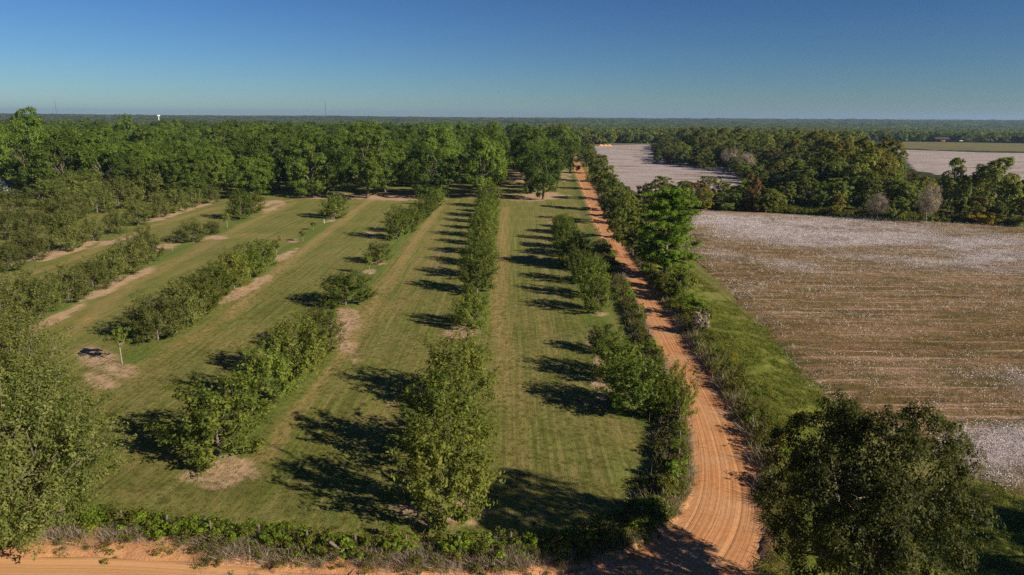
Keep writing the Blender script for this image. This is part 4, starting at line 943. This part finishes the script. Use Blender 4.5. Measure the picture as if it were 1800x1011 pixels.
# ------------------------------------------------------------------ cotton plants
cottonm = plain('cotton_boll_fibre', (.56, .515, .51), .95, .05, 0, .05)
def cotton_proto(seed, nb, nl, R=.42, h=.55):
    g = np.random.default_rng(seed); vs_ = []; fs = []
    for _ in range(nb):
        p = np.array([g.normal()*R, g.normal()*R, g.uniform(.35, 1)*h]); r = g.uniform(.036, .060)
        b0 = len(vs_); vs_ += [tuple(p+np.array(q)*r) for q in ((1,0,-.3),(-.5,.87,-.3),(-.5,-.87,-.3),(0,0,1))]
        fs += [(b0, b0+1, b0+3), (b0+1, b0+2, b0+3), (b0+2, b0, b0+3)]
    nbf = len(fs)
    for _ in range(nl):
        p = np.array([g.normal()*R, g.normal()*R, g.uniform(.05, .9)*h]); a = g.normal(size=3); a /= np.linalg.norm(a); c = np.cross(a, g.normal(size=3)); c /= np.linalg.norm(c)
        b0 = len(vs_); vs_ += [tuple(p-a*.10), tuple(p+c*.05), tuple(p+a*.10)]; fs.append((b0, b0+1, b0+2))
    me = bpy.data.meshes.new('cotton_piece'); me.from_pydata(vs_, [], fs); me.materials.append(cottonm); me.materials.append(M['dry'] if seed % 2 else M['weed'])
    me.polygons.foreach_set('material_index', [0]*nbf+[1]*(len(fs)-nbf))
    a = me.attributes.new('tint', 'FLOAT', 'FACE'); a.data.foreach_set('value', g.uniform(0, 1, len(fs)).astype(np.float32)); me.update(); return me
cpro = [cotton_proto(900+i, (2, 3, 8, 11, 14, 15)[i], (18, 16, 12, 12, 9, 9)[i]) for i in range(6)]
lo = NEAR_F.min(0); hi = NEAR_F.max(0)
ca, sa = math.cos(ROW_ANG), math.sin(ROW_ANG)
A, B = np.meshgrid(np.arange(-330, 330, .85), np.arange(-330, 330, 1.0)); A = A+rng.uniform(-.3, .3, A.shape); B = B+rng.uniform(-.16, .16, B.shape)
p = np.c_[(A*ca-B*sa).ravel()+90, (A*sa+B*ca).ravel()+120]
p = p[(p[:, 0] > lo[0]) & (p[:, 0] < hi[0]) & (p[:, 1] > lo[1]) & (p[:, 1] < 215)]
pp = (MI @ np.c_[p, p[:, :1]*0, p[:, :1]*0+1].T).T; p = p[(np.abs(pp[:, 0]/-pp[:, 2]) < .80)]
p = p[poly_sd(p[:, 0], p[:, 1], NEAR_F) < -.5]
wv = cotton_attr(p[:, 0], p[:, 1], p[:, 0]*0)['white'][1]
keep = rng.random(len(p)) < .35+.75*wv; p, wv = p[keep], wv[keep]; n = len(p)
pk = np.clip(np.floor(wv*7+rng.uniform(-1.2, 1.2, n)), 0, 5).astype(int)
scatter('cotton_plants', np.c_[p, p[:, 0]*0+.18], rotz(n), scl(rng.uniform(.8, 1.35, n)), cpro, 'ripe cotton plants with white open bolls and brown stalks', pk)
# goldenrod margin between cotton and wood
mg = Gs([(1215,366),(1350,373),(1500,382),(1650,389),(1800,397)]); sg, lg = resample(mg, 300, 1); tt = rng.uniform(0, 1, 2600)*299
x = np.interp(tt, np.arange(300), sg[:, 0]); y = np.interp(tt, np.arange(300), sg[:, 1])+rng.uniform(-1, 7, 2600); n = 2600
scatter('field_edge_weeds', np.c_[x, y, x*0], rotz(n), scl(rng.uniform(1.2, 2.6, n)), weedp+vinep+goldp[:1], 'yellow green weeds along the far edge of the near cotton field', rng.choice([0, 1, 2, 3, 4, 5], n, p=[.2, .2, .2, .16, .16, .08]))

# ------------------------------------------------------------------ distant forest
def far_proto(seed, mat):
    cs = []; os_ = []
    g = np.random.default_rng(seed)
    for _ in range(3):
        c, o = clumps(seed+_*7, 34, 6.0, 1, g.uniform(11, 16), lobes=4, lobe_amp=.3, shell=.5); c[:, :2] += g.normal(0, 6, 2); cs.append(c); os_.append(o)
    return crown_mesh('distant_tree_piece', seed, np.vstack(cs), np.vstack(os_), 1.9, 14, 2.0, 1.4, mat, tintvar=.35)
farp = [far_proto(600+i*50, M['wood']) for i in range(6)]+[far_proto(950+i*50, M['pecan']) for i in range(2)]+[far_proto(1100, M['gold'])]
pts = []; d = 640.0
while d < 8200:
    s = max(14, .0135*d); a0, a1 = -.74, .74
    da = s/d
    for a in np.arange(a0, a1, da):
        aa = a+random.uniform(-.5, .5)*da; dd = d+random.uniform(-.5, .5)*s*1.2
        pts.append((dd*math.sin(aa), dd*math.cos(aa), s))
    d += s*1.25 if d < 3000 else s*1.9
pts = np.array(pts); x, y, s = pts.T
q = (MI @ np.c_[x, y, x*0, x*0+1].T).T; pxx = PW/2+FOCAL_PX*q[:, 0]/-q[:, 2]
dist = np.hypot(x, y)
pas = Gs([(1480,247.5),(1660,247.5),(1800,249.5),(2100,254),(2100,345),(1800,326),(1640,322),(1590,300),(1540,268)])
drop = (poly_sd(x, y, pas) < 4) | (poly_sd(x, y, BACK_F) < 20) | (poly_sd(x, y, WOOD) < 6)
drop |= (pxx < 1040) & (dist < 905)
drop |= (pxx < 1260) & (pxx > 1020) & (y < 700) | (dist < 700) & (pxx < 1500)
gap = fbm(x/420, y/420, 66)
drop |= (gap > .70) & (dist > 1300)
keep = ~drop; x, y, s, dist = x[keep], y[keep], s[keep], dist[keep]; n = len(x)
sz = s/14*rng.uniform(.85, 1.2, n); zs = rng.uniform(.75, 1.12, n)*np.clip(1.05-.0*dist, .6, 1.05)
band = fbm(x/260, y/260, 44); pk = np.where(band > .56, rng.integers(6, 9, n), rng.integers(0, 6, n))
scatter('distant_forest', np.c_[x, y, terrain(x, y)-.3], rotz(n), np.c_[sz, sz, zs], farp, 'dark green distant forest stretching to the skyline', pk)
# pale far fields glimpsed through the trees
paleg = plain('pale_far_crop', (.46, .43, .40), .95, .05, 0, .12, .02)
field('distant_field', Gs([(1030,241),(1100,240),(1230,240),(1260,246.5),(1140,246.5),(1040,246.5)]), 8.0, paleg, .3, None, 'pale cotton field glimpsed behind the trees', 3)
gr = plain('far_green_crop', (.13, .17, .06), .95, .05, 0, .12, .02)
# tree line between back field and the pale field
for i, px in enumerate(np.arange(1044, 1262, 8.0)):
    x, y = G(px+random.uniform(-3, 3), 249.5+random.uniform(-1, 1)); H = random.uniform(9, 16)
    if 1078 < px < 1090 or 1120 < px < 1128: H *= .5
    plant('wood', x, y, H, random.uniform(6.5, 9.5), f'dark tree in the line beyond the back cotton field, {ORD[i]} from the left', group='tree line behind the back cotton field')
for i, px in enumerate(np.arange(1545, 1815, 9.0)):
    x, y = G(px+random.uniform(-3, 3), 247.0+(px-1545)*.01+random.uniform(-1, .2)); H = random.uniform(10, 17)
    plant('wood', x, y, H, random.uniform(8, 12), f'dark tree in the line behind the far olive pasture, {ORD[i]} from the left', group='tree line behind the pasture')

# ------------------------------------------------------------------ far small things
wt = plain('white_painted_steel', (.80, .80, .78), .5, .4); dk = plain('dark_roof_metal', (.09, .075, .065), .6); brick = plain('sunlit_tan_wall', (.48, .30, .17), .85)
bl = plain('blue_roof_metal', (.045, .09, .24), .45, .4); tyre = plain('black_tyre', (.02, .02, .02), .8); gl = plain('dark_glass', (.03, .035, .04), .15, .5); grn = plain('green_tractor_paint', (.05, .22, .10), .4, .4)
def at_dir(px, dist):
    v = MW[:3, :3] @ np.array([(px-PW/2)/FOCAL_PX, 0, -1.0]); k = dist/math.hypot(v[0], v[1]); return v[0]*k, v[1]*k
x, y = at_dir(313, 3200); z = float(terrain(np.array([x]), np.array([y]))[0]); r = link('water_tower', None, loc=(x, y, z), label='white water tower bulb on the skyline above the left wood', category='water tower')
b = MB()
prof = [(1.0, 0), (4.4, 1.0), (6.4, 2.6), (6.9, 4.2), (6.2, 5.9), (3.9, 7.3), (.4, 8.0)]; n = 20
vv = [(rr*math.cos(2*math.pi*k/n), rr*math.sin(2*math.pi*k/n), 26.5+zz) for rr, zz in prof for k in range(n)]
b.add(vv, [(i*n+k, i*n+(k+1) % n, (i+1)*n+(k+1) % n, (i+1)*n+k) for i in range(len(prof)-1) for k in range(n)]); link('tank', b.mesh('tank', wt, smooth=True), r)
b = MB(); b.tube([(0, 0, -1), (0, 0, 20), (0, 0, 26.9)], [2.4, 1.7, 1.9], 14); link('stem', b.mesh('stem', wt, smooth=True), r)
def mast(px, dist, H, lab):
    x, y = at_dir(px, dist); z = float(terrain(np.array([x]), np.array([y]))[0]); r = link('radio_mast', None, loc=(x, y, z), label=lab, category='mast')
    w = .9; b = MB(); L = [(w*math.cos(a), w*math.sin(a)) for a in (0, 2.094, 4.189)]
    for lx, ly in L: b.tube([(lx, ly, 0), (lx, ly, H)], .26, 4)
    zz = 0; j = 0
    while zz < H-3: a, c = L[j % 3], L[(j+1) % 3]; b.tube([(a[0], a[1], zz), (c[0], c[1], zz+3)], .10, 3); zz += 3; j += 1
    link('lattice', b.mesh('lattice', mt_wire), r); b = MB(); b.tube([(0, 0, H), (0, 0, H+6)], .2, 4); link('antenna', b.mesh('antenna', mt_wire), r)
mast(590, 3000, 96, 'thin lattice radio mast rising above the skyline left of centre'); mast(145, 4200, 88, 'faint lattice radio mast at the far left skyline')
# open barn
x, y = G(1653, 248.3); r = link('pole_barn', None, loc=(x, y, 0), label='low dark roofed shed with tan wall at the edge of the distant wood', category='barn')
b = MB(); b.add([(-11,-6,3.6),(11,-6,3.6),(11,0,5.6),(-11,0,5.6),(-11,6,3.6),(11,6,3.6),(-11,-6,3.4),(11,-6,3.4),(11,6,3.4),(-11,6,3.4)], [(0,1,2,3),(3,2,5,4),(6,9,8,7),(0,6,7,1),(5,8,9,4),(1,7,8,5,2),(0,3,4,9,6)]); link('roof', b.mesh('roof', dk), r)
b = MB(); b.box((2.5, -1, 1.6), (6, 5, 3.2)); link('wall', b.mesh('wall', brick), r)
pm = MB(); pm.tube([(0, 0, 0), (0, 0, 3.5)], .15, 6); pm = pm.mesh('post', mt_wood)
for px_ in (-10, -5, 0, 5, 10):
    for py_ in (-5.5, 5.5): link('post', pm, r, (px_, py_, 0))
# pickup truck
x, y = G(1689, 248.8); r = link('pickup_truck', None, loc=(x, y, .1), label='white pickup truck parked on the pasture right of the shed', category='truck')
b = MB(); b.box((0, 0, .85), (5.6, 1.9, .7)); b.add([(-1.2,-.9,1.2),(1.3,-.9,1.2),(1.3,.9,1.2),(-1.2,.9,1.2),(-.9,-.8,1.95),(.6,-.8,1.95),(.6,.8,1.95),(-.9,.8,1.95)], [(4,5,6,7),(0,1,5,4),(1,2,6,5),(2,3,7,6),(3,0,4,7)]); link('body', b.mesh('body', wt), r)
b = MB(); b.add([(1.28,-.75,1.28),(1.28,.75,1.28),(.68,.7,1.88),(.68,-.7,1.88)], [(0,1,2,3)]); b.add([(-.9,-.905,1.3),(.9,-.905,1.3),(.5,-.83,1.85),(-.75,-.83,1.85)], [(0,1,2,3)]); link('window', b.mesh('window', gl), r)
wm = MB(); wm.tube([(0, -.12, 0), (0, .12, 0)], .38, 14); wm = wm.mesh('wheel', tyre)
for a in (-1.8, 1.8):
    for c in (-.85, .85): link('wheel', wm, r, (a, c, .38))
# tractor
x, y = G(1743, 249.2); r = link('tractor', None, loc=(x, y, .1), label='small green tractor before the distant wood on the right', category='tractor')
b = MB(); b.box((1.2, 0, 1.4), (2.4, .9, .9)); b.box((-.7, 0, 1.3), (1.6, 1.1, .7)); link('body', b.mesh('body', grn), r)
b = MB(); b.box((-.6, 0, 2.2), (1.5, 1.3, 1.1)); link('cab', b.mesh('cab', gl), r); b = MB(); b.box((-.6, 0, 2.82), (1.8, 1.6, .12)); link('roof', b.mesh('roof', wt), r)
wm2 = MB(); wm2.tube([(0, -.25, 0), (0, .25, 0)], .9, 16); wm2 = wm2.mesh('rear_wheel', tyre); wm3 = MB(); wm3.tube([(0, -.18, 0), (0, .18, 0)], .55, 14); wm3 = wm3.mesh('front_wheel', tyre)
for c in (-.9, .9): link('rear_wheel', wm2, r, (-.7, c, .9)); link('front_wheel', wm3, r, (1.9, c, .55))
# blue roofed shed among the trees on the left
x, y = G(22, 317, 5.0); r = link('blue_roofed_shed', None, loc=(x, y, 0), label='shed with a blue metal roof showing between trees at the left edge', category='shed')
b = MB(); b.add([(-4,-3,3.2),(4,-3,3.2),(4,0,5.2),(-4,0,5.2),(-4,3,3.2),(4,3,3.2),(-4,-3,3.1),(4,-3,3.1),(4,3,3.1),(-4,3,3.1)], [(0,1,2,3),(3,2,5,4),(6,9,8,7),(0,6,7,1),(5,8,9,4),(1,7,8,5,2),(0,3,4,9,6)]); link('roof', b.mesh('roof', bl), r)
b = MB(); b.box((0, 0, 1.55), (7, 5, 3.08)); link('wall', b.mesh('wall', wt), r)
# sand heaps at the end of the back field
sandm = plain('orange_sand', (.62, .34, .18), .95, .1)
for j, px in enumerate((1056, 1063.5, 1070.5)):
    x, y = G(px, 257.0); n = 18; vv = []; fr = [(3.4, 0), (2.6, .75), (1.5, 1.4), (.3, 1.75)]
    for rr, zz in fr: vv += [(rr*math.cos(2*math.pi*k/n)*(1+.12*random.uniform(-1, 1)), rr*.8*math.sin(2*math.pi*k/n), zz*(1+.1*random.uniform(-1, 1))) for k in range(n)]
    b = MB(); b.add(vv, [(i*n+k, i*n+(k+1) % n, (i+1)*n+(k+1) % n, (i+1)*n+k) for i in range(3) for k in range(n)]+[tuple(3*n+k for k in range(n))])
    o = link('sand_heap', b.mesh('sand_heap', sandm, smooth=True), loc=(x, y, .2), label=('leftmost', 'middle', 'rightmost')[j]+' of three orange sand heaps at the far end of the back cotton field', category='sand heap', group='orange sand heaps')
# a bird in the sky
v = MW[:3, :3] @ np.array([(876-PW/2)/FOCAL_PX, -(162-PH/2)/FOCAL_PX, -1.0]); v = v/np.linalg.norm(v)*330
b = MB(); b.tube([(-.30, 0, 0), (-.12, 0, .03), (.15, 0, .03), (.32, 0, .05)], [.02, .08, .09, .03], 8)
b.add([(.12,.05,.05),(-.10,.05,.05),(-.12,.45,.17),(.08,.45,.19),(-.16,.92,.10),(-.04,.92,.11)], [(0,1,2,3),(3,2,4,5)]); b.add([(.12,-.05,.05),(-.10,-.05,.05),(-.12,-.45,.17),(.08,-.45,.19),(-.16,-.92,.10),(-.04,-.92,.11)], [(3,2,1,0),(5,4,2,3)])
b.add([(-.28,.02,.0),(-.55,.12,.0),(-.55,-.12,.0),(-.28,-.02,.0)], [(0,1,2,3)])
o = link('bird', b.mesh('bird', plain('dark_feathers', (.03, .028, .025), .8)), loc=(v[0], v[1], CAM_H+v[2]), label='small dark bird gliding in the clear sky above the orchard', category='bird'); o.rotation_euler = (.25, 0, .9)
# white stake in the lawn
x, y = G(570, 393); b = MB(); b.tube([(0, 0, -.1), (0, 0, 1.2)], .055, 8); o = link('marker_stake', b.mesh('marker_stake', wt), loc=(x, y, 0), label='short white stake in the grass beyond the thin saplings', category='stake')

# ------------------------------------------------------------------ haze
HAZE = 0.000075
t = NT('pale_air'); v = t.n('ShaderNodeVolumePrincipled'); v.inputs['Color'].default_value = (.42, .66, 1, 1); v.inputs['Density'].default_value = HAZE; v.inputs['Anisotropy'].default_value = .2
t.t.links.new(v.outputs[0], t.out.inputs['Volume'])
HAZE_ON = True
if HAZE_ON:
    b = MB(); b.box((0, 6400, 52), (19000, 14500, 150)); link('haze', b.mesh('haze', t.m), kind='stuff', label='thin pale air over the far woods')
